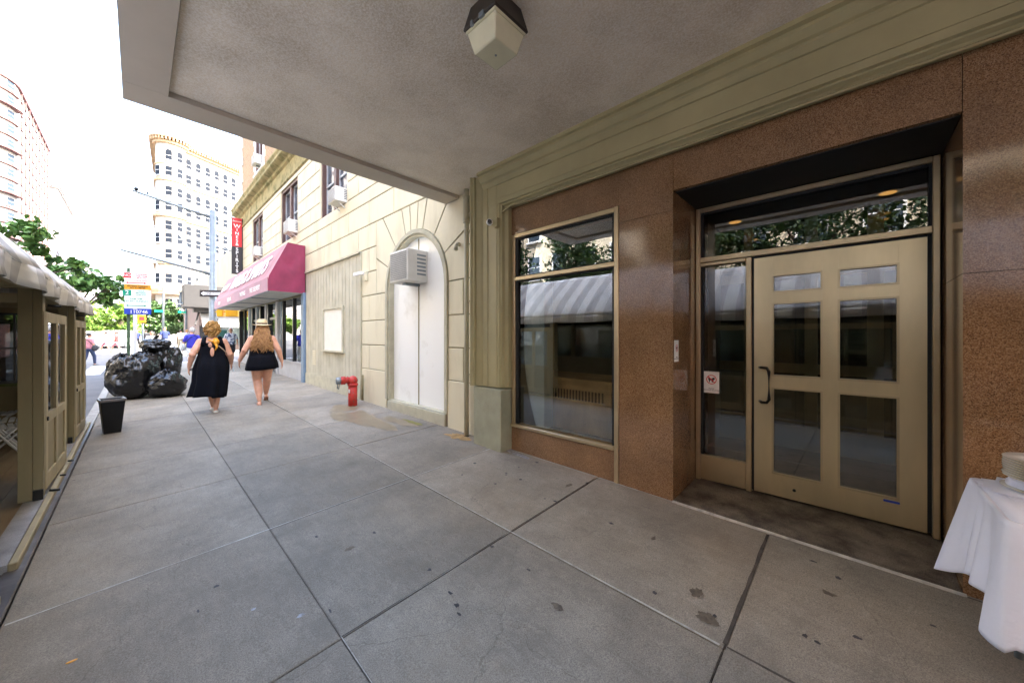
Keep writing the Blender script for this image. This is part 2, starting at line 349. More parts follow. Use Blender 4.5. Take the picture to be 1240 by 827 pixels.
# ------------------------------------------------------------------ ground
def yc(y): return max(-40,min(y,38))
def G(x,y): return -1.592+.014*yc(y)+.04*max(-.6,min(x,4.2))     # sidewalk surface
def RD(y): return -1.742+.014*yc(y)                              # road surface
g=MB(); ys=[-400,-40,38,2500]
for a,b in zip(ys,ys[1:]): g.add([(-2500,a,RD(a)),(2500,a,RD(a)),(2500,b,RD(b)),(-2500,b,RD(b))],[(0,1,2,3)])
struct(g.build('road',M['asphalt']))
# sidewalk bed and its slabs
s=MB(); s.hexa([(-.50,-40,G(-.5,-40)-.2),(3.6,-40,G(3.6,-40)-.2),(3.6,23,G(3.6,23)-.2),(-.50,23,G(-.5,23)-.2),
        (-.50,-40,G(-.5,-40)-.012),(3.6,-40,G(3.6,-40)-.012),(3.6,23,G(3.6,23)-.012),(-.50,23,G(-.5,23)-.012)])
struct(s.build('sidewalk_bed',M['joint']))
xs=[-.515,.72,1.96,3.42]; y0=.45-1.44*9
for nm,cols,mt,ga in(('sidewalk',(0,1),M['sidewalk'],.004),('sidewalk_wall_strip',(2,),M['sidewalk_warm'],.005)):
    sb=MB(); tones=[]; random.seed(5 if ga==.004 else 8)
    ncols=len(cols)
    for c in cols:
        k=0; y=y0
        while y<22.9:
            yb=min(y+1.44,23)
            gp=ga*.45+random.uniform(0,.0015); dz=random.uniform(-.004,.002); gq=.006 if c==2 else .003
            xa,xb=xs[c]+gp*(1.4 if c==2 else 1),xs[c+1]-gp; a_,b_=y+gq,yb-gq
            be=.005; z=lambda X,Y:G(X,Y)+dz
            P=[(xa,a_),(xb,a_),(xb,b_),(xa,b_)]; Q=[(xa+be,a_+be),(xb-be,a_+be),(xb-be,b_-be),(xa+be,b_-be)]
            vsl=[(p[0],p[1],z(*p)-.05) for p in P]+[(p[0],p[1],z(*p)-be) for p in P]+[(p[0],p[1],z(*p)) for p in Q]
            sb.add(vsl,[(0,1,5,4),(1,2,6,5),(2,3,7,6),(3,0,4,7),(4,5,9,8),(5,6,10,9),(6,7,11,10),(7,4,8,11),(8,9,10,11)])
            tones+= [random.uniform(.84,1.10)]*9
            y=yb
    o=sb.build(nm,mt); at=o.data.color_attributes.new('tone','FLOAT_COLOR','CORNER')
    li=0
    for p in o.data.polygons:
        t=tones[p.index] if p.index<len(tones) else 1
        for l in p.loop_indices: at.data[l].color=(t,t,t,1)
    struct(o)
W_=3.256
# caulked joints: a few seams filled pale, one open crack filled with dirt
c=MB()
def seam(xa,ya,xb,yb,wd=.006,h=-.0022):
    dx,dy=xb-xa,yb-ya; l=math.hypot(dx,dy); nx,ny=-dy/l*wd,dx/l*wd
    n=12; ps=[]
    for i in range(n+1):
        t=i/n; X,Y=xa+dx*t,ya+dy*t; j=random.uniform(.35,1.2)
        ps.append(((X-nx*j,Y-ny*j,G(X,Y)-h),(X+nx*j,Y+ny*j,G(X,Y)-h)))
    for i in range(n): c.add([ps[i][0],ps[i][1],ps[i+1][1],ps[i+1][0]],[(0,1,2,3)])
seam(-.5,3.33,1.95,3.33,.0075); seam(1.965,.47,1.965,22,.008); seam(1.97,3.33,3.1,3.33,.007); seam(.72,.45,.72,1.9,.003); seam(W_-.012,1.15,W_-.012,3.1,.008); seam(.72,1.89,1.95,1.89,.002); seam(-.5,7.65,1.95,7.65,.003)
struct(c.build('sidewalk_caulking',M['caulk']))
c=MB()
seam(1.985,.452,3.2,.452,.010,-.0024); seam(1.975,-6,1.975,.44,.009,-.0024); seam(1.93,.452,.8,.452,.003,-.0024); seam(1.98,1.893,3.2,1.893,.0035,-.0024); seam(.72,1.893,1.95,1.893,.0035,-.0024); seam(3.2,-6,3.23,-.46,.006,-.0024)
struct(c.build('sidewalk_joint_dirt',M['joint']))
# kerb
k=MB(); k.hexa([(-.62,-40,RD(-40)-.1),(-.52,-40,RD(-40)-.1),(-.52,9.4,RD(9.4)-.1),(-.62,9.4,RD(9.4)-.1),(-.62,-40,G(-.55,-40)),(-.52,-40,G(-.52,-40)+.002),(-.52,9.4,G(-.52,9.4)+.002),(-.62,9.4,G(-.55,9.4))])
k.hexa([(-.645,-40,RD(-40)-.1),(-.622,-40,RD(-40)-.1),(-.622,9.4,RD(9.4)-.1),(-.645,9.4,RD(9.4)-.1),(-.645,-40,G(-.6,-40)-.02),(-.622,-40,G(-.6,-40)-.008),(-.622,9.4,G(-.6,9.4)-.008),(-.645,9.4,G(-.6,9.4)-.02)])
struct(k.build('steel_faced_kerb',M['steel'],bevel=.008))
k=MB(); k.hexa([(-.66,9.41,RD(9.4)-.1),(-.52,9.41,RD(9.4)-.1),(-.52,23,RD(23)-.1),(-.66,23,RD(23)-.1),(-.66,9.41,G(-.55,9.4)-.01),(-.52,9.41,G(-.52,9.4)),(-.52,23,G(-.52,23)),(-.66,23,G(-.55,23)-.01)])
k.hexa([(-.66,23.01,RD(23)-.1),(3.6,23.01,RD(23)-.1),(3.6,23.15,RD(23)-.1),(-.66,23.15,RD(23)-.1),(-.66,23.01,G(-.5,23)-.012),(3.6,23.01,G(3.6,23)-.012),(3.6,23.15,G(3.6,23)-.012),(-.66,23.15,G(-.5,23)-.012)])
struct(k.build('kerb',M['curb'],bevel=.01))
k=MB(); z=RD(34); k.hexa([(-.5,34,z-.1),(60,34,z-.1),(60,120,z-.1),(-.5,120,z-.1),(-.5,34,z+.15),(60,34,z+.15),(60,120,RD(38)+.15),(-.5,120,RD(38)+.15)]); 
struct(k.build('far_sidewalk',M['curb'],bevel=.02))
k=MB()
for i in range(9):
    x=-1.0-i*1.25
    k.add([(x-.5,21,RD(21)+.004),(x,21,RD(21)+.004),(x,25.6,RD(25.6)+.004),(x-.5,25.6,RD(25.6)+.004)],[(0,1,2,3)])
for yy in(26.3,32.6): k.add([(-.4,yy,RD(yy)+.004),(9,yy,RD(yy)+.004),(9,yy+.3,RD(yy+.3)+.004),(-.4,yy+.3,RD(yy+.3)+.004)],[(0,1,2,3)])
struct(k.build('crosswalk',M['paint']))
# wet puddle and stains near the standpipe
def blob(cx,cy,rx,ry,seed,dz=.0015,n=44):
    pts=[]
    for i in range(n):
        a=2*math.pi*i/n; q=1+.55*noise.noise(Vector((math.cos(a)*1.7+seed,math.sin(a)*1.7,seed)))+.25*noise.noise(Vector((math.cos(a)*5+seed,math.sin(a)*5,seed)))
        X,Y=cx+rx*q*math.cos(a),cy+ry*q*math.sin(a); pts.append((X,Y,G(X,Y)+dz))
    return pts
M['wet']=mat('wet_stain',(.25,.20,.135),.38,.3,5,spec=.5,col2=(.19,.15,.095))
M['rust']=mat('rust_stain',(.40,.25,.10),.8,.3,9)
M['moss']=mat('moss_stain',(.20,.18,.03),.5,.3,9)
def flat(nm,mt,lst):
    b=MB()
    for a in lst: p=blob(*a); b.add(p,[tuple(range(len(p)))])
    return struct(b.build(nm,mt))
flat('wet_patch',M['wet'],[(2.66,6.05,.24,.85,3.1,.003),(2.45,6.5,.13,.45,8.2,.0032),(2.75,7.15,.22,.3,1.2,.0034),(2.98,5.45,.10,.45,4.2,.0036)])
flat('rust_patch',M['rust'],[(3.12,4.05,.10,.22,6.6,.003)])
flat('moss_patch',M['moss'],[(3.10,5.2,.05,.26,2.3,.0045)])
M['scuff']=mat('pale_scuff',(.42,.45,.50),.8,.3,12,col2=(.27,.28,.29),thr=(.45,.6))
M['gum']=mat('gum_spot',(.045,.042,.045),.6,.3,9)
sp=[]; random.seed(3)
for (px,py) in [(383,650),(453,645),(400,740),(545,718),(553,733),(556,744),(596,662),(640,690),(660,604),(672,607),(740,634),(793,718),(865,746),(985,680),(975,770),(990,778),(1038,772),(1015,700),(560,575),(575,561),(613,575),(628,566),(650,560),(600,586),(613,573),(240,740),(262,710),(520,690),(455,560),(1130,758)]:
    u=px-620; dx=312.6+.6901*u; dy=298.1-.7237*u; dz=408-py; t=-1.592/(dz-.014*dy-.04*dx); sp.append((dx*t,dy*t,random.uniform(.006,.016),random.uniform(.009,.02),random.uniform(0,50),.0032,14))
flat('gum_spots',M['gum'],sp)
M['grime']=mat('brown_grime',(.13,.105,.078),.8,.3,30)
flat('grime_stains',M['grime'],[(2.10,.56,.035,.05,9.3,.0035,40),(2.25,.66,.045,.03,2.2,.0037,40),(2.6,1.05,.03,.012,5.1,.0036,30),(1.62,1.2,.02,.03,1.3,.0037,30),(2.9,2.0,.045,.02,6.2,.0036,30),(2.75,.1,.02,.03,3.3,.0036,30),(1.05,2.6,.03,.02,8.8,.0036,30)])
M['salt']=mat('pale_powder_stain',(.34,.36,.40),.9,.4,40,col2=(.22,.215,.21),thr=(.42,.6))
flat('powder_stains',M['salt'],[(.62,2.2,.02,.012,1.1,.0036,20),(.45,2.45,.012,.010,2.1,.0036,20),(3.19,3.02,.05,.30,5.5,.0034,50)])
# ------------------------------------------------------------------ corner storefront with entrance
SB=thing('granite_storefront','brown polished granite storefront with olive trim and a recessed double-panel glass door','building',(3.3,0,G(3.3,0)))
W=3.256
def part(nm,mt,fn,parent=SB,**kw):
    b=MB(); fn(b); return b.build(nm,mt,parent,**kw)
part('granite_pier',M['granite'],lambda b:(b.box(W,3.9,1.143,1.385,-1.7,1.13),b.box(W,3.9,1.143,1.655,1.133,1.62),b.box(W+.001,3.9,1.388,1.655,-1.7,1.13)) if False else (b.box(W,4.3,1.143,1.655,-1.7,1.115),b.box(W,4.3,1.143,1.655,1.118,1.62)))
part('granite_pier',M['granite'],lambda b:(b.box(W,4.3,-.458,-4.4,-1.7,.36),b.box(W,4.3,-.458,-4.4,.363,1.62)))
part('granite_lintel',M['granite'],lambda b:b.box(W,3.30,-.455,1.140,1.29,1.62))
part('granite_header',M['granite'],lambda b:b.box(W+.004,3.6,1.658,3.12,1.285,1.62))
part('granite_base_panel',M['granite'],lambda b:b.box(W+.012,3.6,1.70,3.12,-1.7,-1.125))
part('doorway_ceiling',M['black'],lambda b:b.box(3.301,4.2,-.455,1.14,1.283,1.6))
part('upper_wall',M['brick'],lambda b:b.box(3.4,16,-30,4.66,2.3,44))
part('side_wall',M['granite'],lambda b:b.box(W,16,-4.42,-30,-1.9,1.62))
# olive entablature: stepped mouldings mitred round like a picture frame
prof=[(3.00,2.14),(3.00,2.065),(3.03,2.055),(3.03,2.03),(3.065,1.985),(3.085,1.975),(3.085,1.955),(3.115,1.915),(3.13,1.91),(3.13,1.735),(3.136,1.733),(3.136,1.728),(3.13,1.726),(3.13,1.675),(3.155,1.668),(3.155,1.655),(3.185,1.64),(3.20,1.62),(3.5,1.62),(3.5,2.14)]
part('entablature',M['olive'],lambda b:b.prism(prof,'y',-30,3.49))
def pil(b):
    pr=[(3.66,3.5),(3.66,3.00+.03),(3.645,3.03),(3.63,3.055),(3.60,3.055),(3.595,3.085),(3.58,3.085),(3.53,3.105),(3.50,3.125),(3.43,3.125),(3.42,3.118),(3.412,3.132),(3.26,3.132),(3.252,3.126),(3.245,3.134),(3.21,3.136),(3.205,3.15),(3.18,3.155),(3.17,3.19),(3.115,3.20),(3.115,3.5)]
    b.prism([(x,y) for y,x in pr],'z',-.64,2.14)
part('pilaster',M['olive'],pil)
part('pilaster_base',M['olive_stone'],lambda b:(b.box(3.085,3.5,3.13,3.40,-1.75,-.655),b.box(3.10,3.5,3.402,3.67,-1.75,-.655)),bevel=.008)
# shop window
fr=part('shop_window',M['trim'],lambda b:(b.box(W-.01,W+.09,1.660,1.705,-1.6,1.283),b.box(W+.0,W+.09,3.06,3.112,-1.10,1.281),b.box(W-.004,W+.09,1.706,3.059,1.235,1.281),b.box(W-.02,W+.09,1.706,3.112,-1.122,-1.085),b.box(W-.006,W+.08,1.706,3.059,.70,.745)),bevel=.004)
part('pane',M['glass'],lambda b:(b.box(W+.045,W+.05,1.74,3.02,.76,1.215)),fr)
part('pane',M['glass'],lambda b:(b.box(W+.045,W+.05,1.74,3.02,-1.07,.685)),fr)
part('gasket',M['black'],lambda b:(b.box(W+.02,W+.085,1.7055,1.738,-1.083,.698),b.box(W+.02,W+.085,3.022,3.058,-1.083,.698),b.box(W+.02,W+.085,1.7055,1.738,.747,1.233),b.box(W+.02,W+.085,3.022,3.058,.747,1.233),b.box(W+.02,W+.085,1.739,3.021,1.217,1.233),b.box(W+.02,W+.085,1.739,3.021,.686,.698),b.box(W+.02,W+.085,1.739,3.021,.747,.758)),fr)
# room behind the window
M['roomwall']=mat('room_wall',(.30,.27,.22),.8,.1,2); M['roompanel']=mat('pale_blue_panel',(.62,.74,.80),.5,.04,2); M['vestb']=mat('bench_slot',(.14,.08,.035),.6,.1,4); M['oak']=mat('oak_bench',(.80,.50,.24),.5,.2,4,stretch=(1,1,.3))
def checker(nm):
    m,nt,b=newmat(nm); N=nt.nodes; tc=N.new('ShaderNodeTexCoord'); ch=N.new('ShaderNodeTexChecker'); ch.inputs['Scale'].default_value=2.2; ch.inputs[1].default_value=(.30,.24,.15,1); ch.inputs[2].default_value=(.02,.02,.02,1)
    mp=N.new('ShaderNodeMapping'); mp.inputs['Location'].default_value=(.13,.17,.11); nt.links.new(tc.outputs['Object'],mp.inputs[0]); nt.links.new(mp.outputs[0],ch.inputs[0]); nt.links.new(ch.outputs[0],b.inputs['Base Color']); b.inputs['Roughness'].default_value=.25; return m
M['check']=checker('checker_floor')
part('room_floor',M['check'],lambda b:b.box(3.61,8,1.4,3.6,-1.5,-1.32))
part('room_wall',M['roomwall'],lambda b:(b.box(8.01,8.1,-3,6,-1.6,2.2),b.box(4.31,8,1.35,1.45,-1.6,1.6),b.box(3.61,8,3.61,3.7,-1.6,2.2)))
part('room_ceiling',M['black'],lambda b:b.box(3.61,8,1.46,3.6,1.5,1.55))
part('wall_panel',M['roompanel'],lambda b:(b.box(3.42,3.60,2.72,3.05,-1.3,.70),b.box(3.41,3.419,2.80,2.83,-1.15,-.98)),bevel=.004)
part('window_bench',M['oak'],lambda b:(b.prism([(3.75,-1.32),(4.6,-1.32),(4.6,-.72),(4.35,-.55),(3.75,-.55)],'y',2.0,3.4),b.box(3.70,4.4,1.97,3.5,-.548,-.515)))
part('bench_grille',M['vestb'],lambda b:[b.box(3.74,3.748,2.1+i*.045,2.12+i*.045,-.78,-.66) for i in range(22)])
# entrance: frame, transom, sidelight, door leaf
X=3.90
ef=part('entrance_frame',M['trim'],lambda b:(b.box(X-.03,X+.07,1.098,1.138,-1.42,1.277),b.box(X-.03,X+.07,-.447,-.412,-1.42,1.277),b.box(X-.03,X+.07,-.411,1.097,1.235,1.277),b.box(X-.035,X+.07,-.411,1.097,.735,.785),b.box(X-.02,X+.07,.668,.712,-1.42,.733),b.box(X-.02,X+.05,.713,1.097,-1.41,-1.17),b.box(X-.02,X+.05,.713,1.097,.70,.733)),bevel=.004)
part('transom_pane',M['doorglass'],lambda b:b.box(X+.02,X+.026,-.40,1.09,.79,1.23),ef)
part('sidelight_pane',M['doorglass'],lambda b:b.box(X+.02,X+.026,.72,1.09,-1.165,.695),ef)
part('dark_rebate',M['black'],lambda b:(b.box(X+.0,X+.06,-.4105,-.390,-1.40,.733),b.box(X+.0,X+.06,.651,.6675,-1.40,.733),b.box(X+.0,X+.06,-.389,.650,.716,.734),b.box(X-.01,X+.019,-.41,1.095,1.215,1.234),b.box(X-.01,X+.019,1.075,1.097,.787,1.214),b.box(X-.01,X+.019,-.411,-.395,.787,1.214),b.box(X-.01,X+.019,1.075,1.097,-1.165,.698),b.box(X+.03,X+.26,-.456,-.4475,-1.4,1.28)),ef)
dz0,dz1=-1.40,.714; dy0,dy1=-.388,.649
cols=[(-.249,.081),(.179,.514)]; rows=[(-1.207,-.4486),(-.344,.299),(.393,.545)]
def leaf(b):
    x0,x1=X-.012,X+.035
    b.box(x0,x1,dy0,cols[0][0],dz0,dz1); b.box(x0,x1,cols[0][1],cols[1][0],dz0,dz1); b.box(x0,x1,cols[1][1],dy1,dz0,dz1)
    for c0,c1 in cols:
        zz=[dz0]+[v for r in rows for v in r]+[dz1]
        for i in range(0,len(zz),2): b.box(x0,x1,c0+.0003,c1-.0003,zz[i],zz[i+1])
dl=part('entrance_door',M['door'],leaf)
def beads(b):
    for c0,c1 in cols:
        for r0,r1 in rows:
            t=.010; x0,x1=X-.019,X+.01
            b.box(x0,x1,c0-.004,c0+t,r0-.004,r1+.004);b.box(x0,x1,c1-t,c1+.004,r0-.004,r1+.004);b.box(x0+.001,x1,c0+t,c1-t,r0-.004,r0+t);b.box(x0+.001,x1,c0+t,c1-t,r1-t,r1+.004)
part('glazing_bead',M['trim'],beads,dl)
for c0,c1 in cols:
    for r0,r1 in rows: part('pane',M['doorglass'],lambda b:b.box(X+.012,X+.018,c0,c1,r0,r1),dl)
part('handle',M['blackmetal'],lambda b:b.tube([(X-.01,.605,-.275),(X-.06,.585,-.272),(X-.075,.545,-.275),(X-.08,.53,-.30),(X-.08,.528,-.55),(X-.075,.545,-.578),(X-.06,.585,-.582),(X-.01,.605,-.58)],.0125,10),dl,smooth=True)
part('lock',M['blackmetal'],lambda b:b.disc((X-.013,.36,-1.315),(-1,0,0),.012,.006),dl)
part('blue_sticker',M['signblue'],lambda b:b.box(X-.0145,X-.0125,-.255,-.17,-1.238,-1.222),dl)
st=MB(); st.hexa([(W-.01,-.458,-1.7),(5,-.458,-1.7),(5,1.143,-1.7),(W-.01,1.143,-1.7),(W-.01,-.458,G(W,-.458)+.012),(5,-.458,-1.395),(5,1.143,-1.385),(W-.01,1.143,G(W,1.143)+.012)]); st.build('doorstep',M['step'],SB,bevel=.006)
part('step_edge',M['caulk'],lambda b:b.hexa([(W-.028,-.47,G(W,-.47)-.01),(W-.013,-.47,G(W,-.47)-.01),(W-.013,1.143,G(W,1.143)-.01),(W-.028,1.143,G(W,1.143)-.01),(W-.028,-.47,G(W,-.47)+.003),(W-.013,-.47,G(W,-.47)+.012),(W-.013,1.143,G(W,1.143)+.012),(W-.028,1.143,G(W,1.143)+.003)]))
# vestibule
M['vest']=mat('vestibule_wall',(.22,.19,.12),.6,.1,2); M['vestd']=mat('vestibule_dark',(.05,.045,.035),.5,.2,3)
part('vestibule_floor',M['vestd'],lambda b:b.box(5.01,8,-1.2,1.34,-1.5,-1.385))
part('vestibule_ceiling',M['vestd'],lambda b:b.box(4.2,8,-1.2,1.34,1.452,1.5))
part('vestibule_wall',M['vest'],lambda b:(b.box(4.31,8,-1.3,-1.2,-1.6,1.6)))
ivd=part('inner_door',M['door'],lambda b:[b.box(5.6,5.66,a,c,-1.38,1.44) for a,c in((-1.2,-.9),(-.25,-.12),(.30,.42),(.95,1.05))]+[b.box(5.605,5.655,-1.2,1.34,z0,z1) for z0,z1 in((-1.38,-1.1),(-.45,-.33),(.72,.84))])
part('pane',M['doorglass'],lambda b:b.box(5.62,5.625,-1.19,1.33,-1.1,1.43),ivd)
part('brick_pier',brick_mat('vest_brick',(.32,.27,.18),(.26,.21,.14),(.14,.11,.08)),lambda b:(b.box(6.9,7.2,1.02,1.30,-1.38,1.44),b.box(6.9,7.2,-.35,0.05,-1.38,1.44)))
M['lampw']=emis('downlight',(1,.50,.12),.11)
for (x,y) in((5.2,1.07),(6.33,1.07),(5.2,-.26),(6.33,-.26)):
    q=part('downlight',M['gold'],lambda b:b.tube([(x,y,1.452),(x,y,1.445)],.085,20)); part('bulb',M['lampw'],lambda b:b.tube([(x,y,1.444),(x,y,1.442)],.065,18),q)
# entrance canopy
ZC=2.055
def cano(b):
    b.box(-.09,3.30,4.24,4.56,ZC,2.7); b.box(-.09,.18,-14,4.238,ZC+.0005,2.7); b.box(.18,3.3,-14,4.24,2.2,2.699)
cp=part('entrance_canopy',M['canopy'],cano)
part('soffit',M['soffit'],lambda b:b.box(.187,3.4,-14,4.232,ZC+.045,2.19),cp)
part('soffit',M['soffit'],lambda b:b.box(3.301,3.4,4.233,4.64,ZC+.046,2.69),cp)
# things fixed to it
L=thing('soffit_light','square prismatic porch light with dark bronze housing on the canopy soffit','light',(1.58,1.65,2.10))
def taper(b,cx,cy,h0,h1,z0,z1): b.hexa([(cx-h0,cy-h0,z0),(cx+h0,cy-h0,z0),(cx+h0,cy+h0,z0),(cx-h0,cy+h0,z0),(cx-h1,cy-h1,z1),(cx+h1,cy-h1,z1),(cx+h1,cy+h1,z1),(cx-h1,cy+h1,z1)])
b=MB(); taper(b,1.58,1.65,.150,.115,1.945,2.10); b.build('housing',M['bronze'],L,bevel=.006)
b=MB(); taper(b,1.58,1.65,.137,.14,1.93,1.9445); taper(b,1.58,1.65,.098,.13,1.80,1.93); b.build('lens',M['lens'],L,bevel=.006)
b=MB(); b.tube([(1.58,1.65,1.80),(1.58,1.65,1.796)],.007,10); b.box(1.425,1.44,1.60,1.64,1.93,1.96); b.box(1.425,1.44,1.70,1.72,1.93,1.96); b.build('clip',M['galv'],L)
sc=thing('security_camera','small white dome security camera on the olive pilaster under the canopy','camera',(3.10,3.30,1.47))
b=MB(); b.box(3.085,3.13,3.20,3.26,1.37,1.49); b.build('bracket',M['olive'],sc,bevel=.004)
b=MB(); b.ball((3.05,3.30,1.44),.042,nu=16,nv=12); b.build('shell',M['white'],sc,smooth=True)
b=MB(); b.tube([(3.03,3.275,1.435),(2.998,3.245,1.43)],[.03,.024],16); b.build('lens',M['blackmetal'],sc,smooth=False)
b=MB(); b.tube([(3.16,3.24,1.55),(3.165,3.0,1.625),(3.19,2.9,1.612),(3.19,-6,1.612)],.011,8); tag(b.build('conduit',M['olive'],None,smooth=True),'thin olive painted conduit running along the granite top below the trim','conduit')
def notice(nm,label,o,xd,w_,h_):
    """small framed sign with a struck-out dog; o = centre, xd = reading direction"""
    t=thing(nm,label,'sign',o); n=Vector(xd).cross(Vector((0,0,1))); xd=Vector(xd)
    b=MB(); b.obox(Vector(o),xd,(0,0,1),n,w_/2,h_/2,.003); b.build('plate',M['signwhite'],t)
    B=lambda dx,dz,k:Vector(o)+xd*dx+Vector((0,0,dz))+n*k
    r=w_*.34; c0=h_*.13
    b=MB(); N=32
    vs_=[];fs=[]
    for i in range(N):
        a=2*math.pi*i/N
        vs_+= [B(r*math.cos(a),c0+r*math.sin(a),.0042),B(r*.84*math.cos(a),c0+r*.84*math.sin(a),.0042)]
    for i in range(N): j=(i+1)%N; fs.append((2*i,2*j,2*j+1,2*i+1))
    b.add(vs_,fs); s2=r*.72; ww=r*.09
    b.add([B(-s2,c0+s2*.8,.0045),B(-s2*.82,c0+s2,.0045),B(s2,c0-s2*.8,.0045),B(s2*.82,c0-s2,.0045)],[(0,1,2,3)])
    b.build('ban_ring',M['signred'],t)
    b=MB()
    for (dx,dz,w1,h1) in((-.05,.02,.5,.2),(.42,.2,.22,.22),(-.38,-.28,.10,.3),(.22,-.28,.10,.3),(-.52,.2,.1,.2),(.12,-.25,.09,.28)):
        b.obox(B(dx*r,c0+dz*r,.0036),xd,(0,0,1),n,w1*r,h1*r,.0002)
    b.build('dog_symbol',M['signblack'],t)
    text_part('lettering','PLEASE\nNO DOGS ALLOWED',M['signblack'],t,basis(B(0,-h_*.33,.0035),xd,(0,0,1)),h_*.075,.0003)
    return t
notice('notice_sign','white no dogs sign with red ring on the glass left of the entrance door',(X-.012,1.0,-.445),(0,-1,0),.135,.21)
notice('notice_sign','narrow white no dogs sign on the granite side of the doorway recess',(3.318,1.136,-.125),(1,0,0),.092,.19)
# drain pipe
dp=thing('drain_pipe','olive painted cast iron drainpipe between pilaster and stone wall','pipe',(3.235,3.98,-1.42))
b=MB(); b.smooth=True; b.tube([(3.235,3.98,-1.40),(3.235,3.98,2.1)],.034,16); b.build('pipe',M['plinth'],dp)
b=MB(); b.smooth=True; b.tube([(3.235,3.98,1.62),(3.235,3.98,1.66),(3.235,3.98,1.66),(3.235,3.98,1.95),(3.235,3.98,2.0)],[.05,.055,.048,.048,.062],16); b.tube([(3.235,3.98,1.72),(3.3,3.86,1.78),(3.34,3.8,1.9)],.03,12); b.build('fitting',M['plinth'],dp)
b=MB(); b.tube([(3.235,3.98,-1.40),(3.235,3.98,-1.43)],.038,16); b.build('outlet',M['black'],dp)
b=MB(); [b.box(3.24,3.33,3.93,4.03,z,z+.02) for z in(-.55,.5,1.5)]; b.build('pipe_clamp',M['plinth'],dp)
# ------------------------------------------------------------------ rusticated stone building
ST=thing('stone_building','cream painted rusticated stone building with brick upper floors beyond the canopy','building',(3.32,13,G(3.3,13)))
WX=3.32; CYA=5.53; RA=.875; ZSP=.86; DB=-1.19; YE=21.1
wins=[(8.42,10.12),(12.1,13.9),(16.45,18.2)]
WZ0,WZ1=3.11,4.86
def poly_inset(p,d):
    # inset convex polygon
    n=len(p); out=[]
    area=sum(p[i][0]*p[(i+1)%n][1]-p[(i+1)%n][0]*p[i][1] for i in range(n))
    if area<0: p=p[::-1]
    for i in range(n):
        a,b_,c=Vector(p[i-1]),Vector(p[i]),Vector(p[(i+1)%n])
        e1=(b_-a);e2=(c-b_)
        if e1.length<1e-6 or e2.length<1e-6: continue
        e1.normalize();e2.normalize(); n1=Vector((-e1.y,e1.x)); n2=Vector((-e2.y,e2.x)); m=(n1+n2)
        if m.length<1e-5: m=n1
        m.normalize(); k=d/max(.35,m.dot(n1)); out.append((b_.x+m.x*k,b_.y+m.y*k))
    return out
def blk(b,p,j=.009,x0=None,bev=.008):
    xo=WX if x0 is None else x0
    A=poly_inset(p,j); B=poly_inset(p,j+bev)
    if len(A)!=len(B) or len(A)<3: return
    n=len(A); vs_=[(xo+.03,y,z) for y,z in A]+[(xo+.006,y,z) for y,z in A]+[(xo,y,z) for y,z in B]
    fs=[tuple(2*n+i for i in range(n))]
    for i in range(n):
        k=(i+1)%n; fs+=[(i,k,n+k,n+i),(n+i,n+k,2*n+k,2*n+i)]
    b.add(vs_,fs)
fan=(CYA-1.42,CYA+1.42,-1,2.33)
def fanpoly(a0,a1,r,full=False):
    """wedge between angles, from radius r out to the fan rectangle"""
    def hit(a):
        c_,s_=math.cos(a),math.sin(a); t=1e9
        if abs(c_)>1e-6: t=min(t,1.42/abs(c_))
        if s_>1e-6: t=min(t,(2.33-ZSP)/s_)
        return (CYA+c_*t,ZSP+s_*t)
    ac=math.atan2(2.33-ZSP,1.42); outer=[hit(a0)]
    for q in(ac,math.pi-ac):
        if a0+1e-4<q<a1-1e-4: outer.append((CYA+(1.42 if q<1.57 else -1.42),2.33))
    outer.append(hit(a1)); n=max(3,int((a1-a0)/.12))
    inner=[(CYA+r*math.cos(a1+(a0-a1)*i/n),ZSP+r*math.sin(a1+(a0-a1)*i/n)) for i in range(n+1)]
    return outer,inner
bb=MB(); bk=MB(); random.seed(4)
angs=[R(a) for a in(0,27,52,74,84.5,95.5,106,128,153,180)]
def wedge(b,a0,a1,r,x0,x1,j):
    outer,inner=fanpoly(a0,a1,r)
    if j:
        # inset by shifting angles / radii
        outer,inner=fanpoly(a0+.011,a1-.011,r+.008); outer=[(CYA+(p[0]-CYA)*.992,ZSP+(p[1]-ZSP)*.992) for p in outer]
    b.prism(outer+inner,'x',x0,x1)
for a0,a1 in zip(angs,angs[1:]): wedge(bb,a0,a1,1.0,WX,WX+.03,True); wedge(bk,a0,a1,.99,WX+.014,WX+.3,False)
rowsz=[-.67,-.165,.335,ZSP,1.35,1.84,2.33,2.82,3.11]+[3.11+.4375*i for i in range(1,5)]+[5.0]
def cut(y0,y1,z0,z1):
    """spans of free wall in a row"""
    sp=[(3.68,YE)]
    def rem(a,c):
        nonlocal sp; o=[]
        for s0,s1 in sp:
            if c<=s0 or a>=s1: o.append((s0,s1)); continue
            if a>s0:o.append((s0,a))
            if c<s1:o.append((c,s1))
        sp=o
    if z1<=ZSP+.01: rem(CYA-.99,CYA+.99)
    elif z1<=2.34: rem(CYA-1.42,CYA+1.42)
    if z1<=1.85: rem(7.63,YE)
    if z0>=3.1 and z1<=4.87:
        for a,c in wins: rem(a-.05,c+.05)
    return sp
for i,(z0,z1) in enumerate(zip(rowsz,rowsz[1:])):
    for s0,s1 in cut(0,0,z0,z1):
        if s1-s0<.05: continue
        bk.box(WX+.014,WX+.3,s0,s1,z0,z1)
        if 2.8<z0<3.1: blk(bb,[(s0,z0),(s1,z0),(s1,z1),(s0,z1)]); continue
        L_=1.04 if z0<3 else .78; ed=[s0]; y=math.floor(s0/L_)*L_+(L_/2 if i%2 else 0)
        while y<s1-.28:
            if y>s0+.28: ed.append(y)
            y+=L_
        ed.append(s1)
        for a,c in zip(ed,ed[1:]): blk(bb,[(a,z0),(c,z0),(c,z1),(a,z1)])
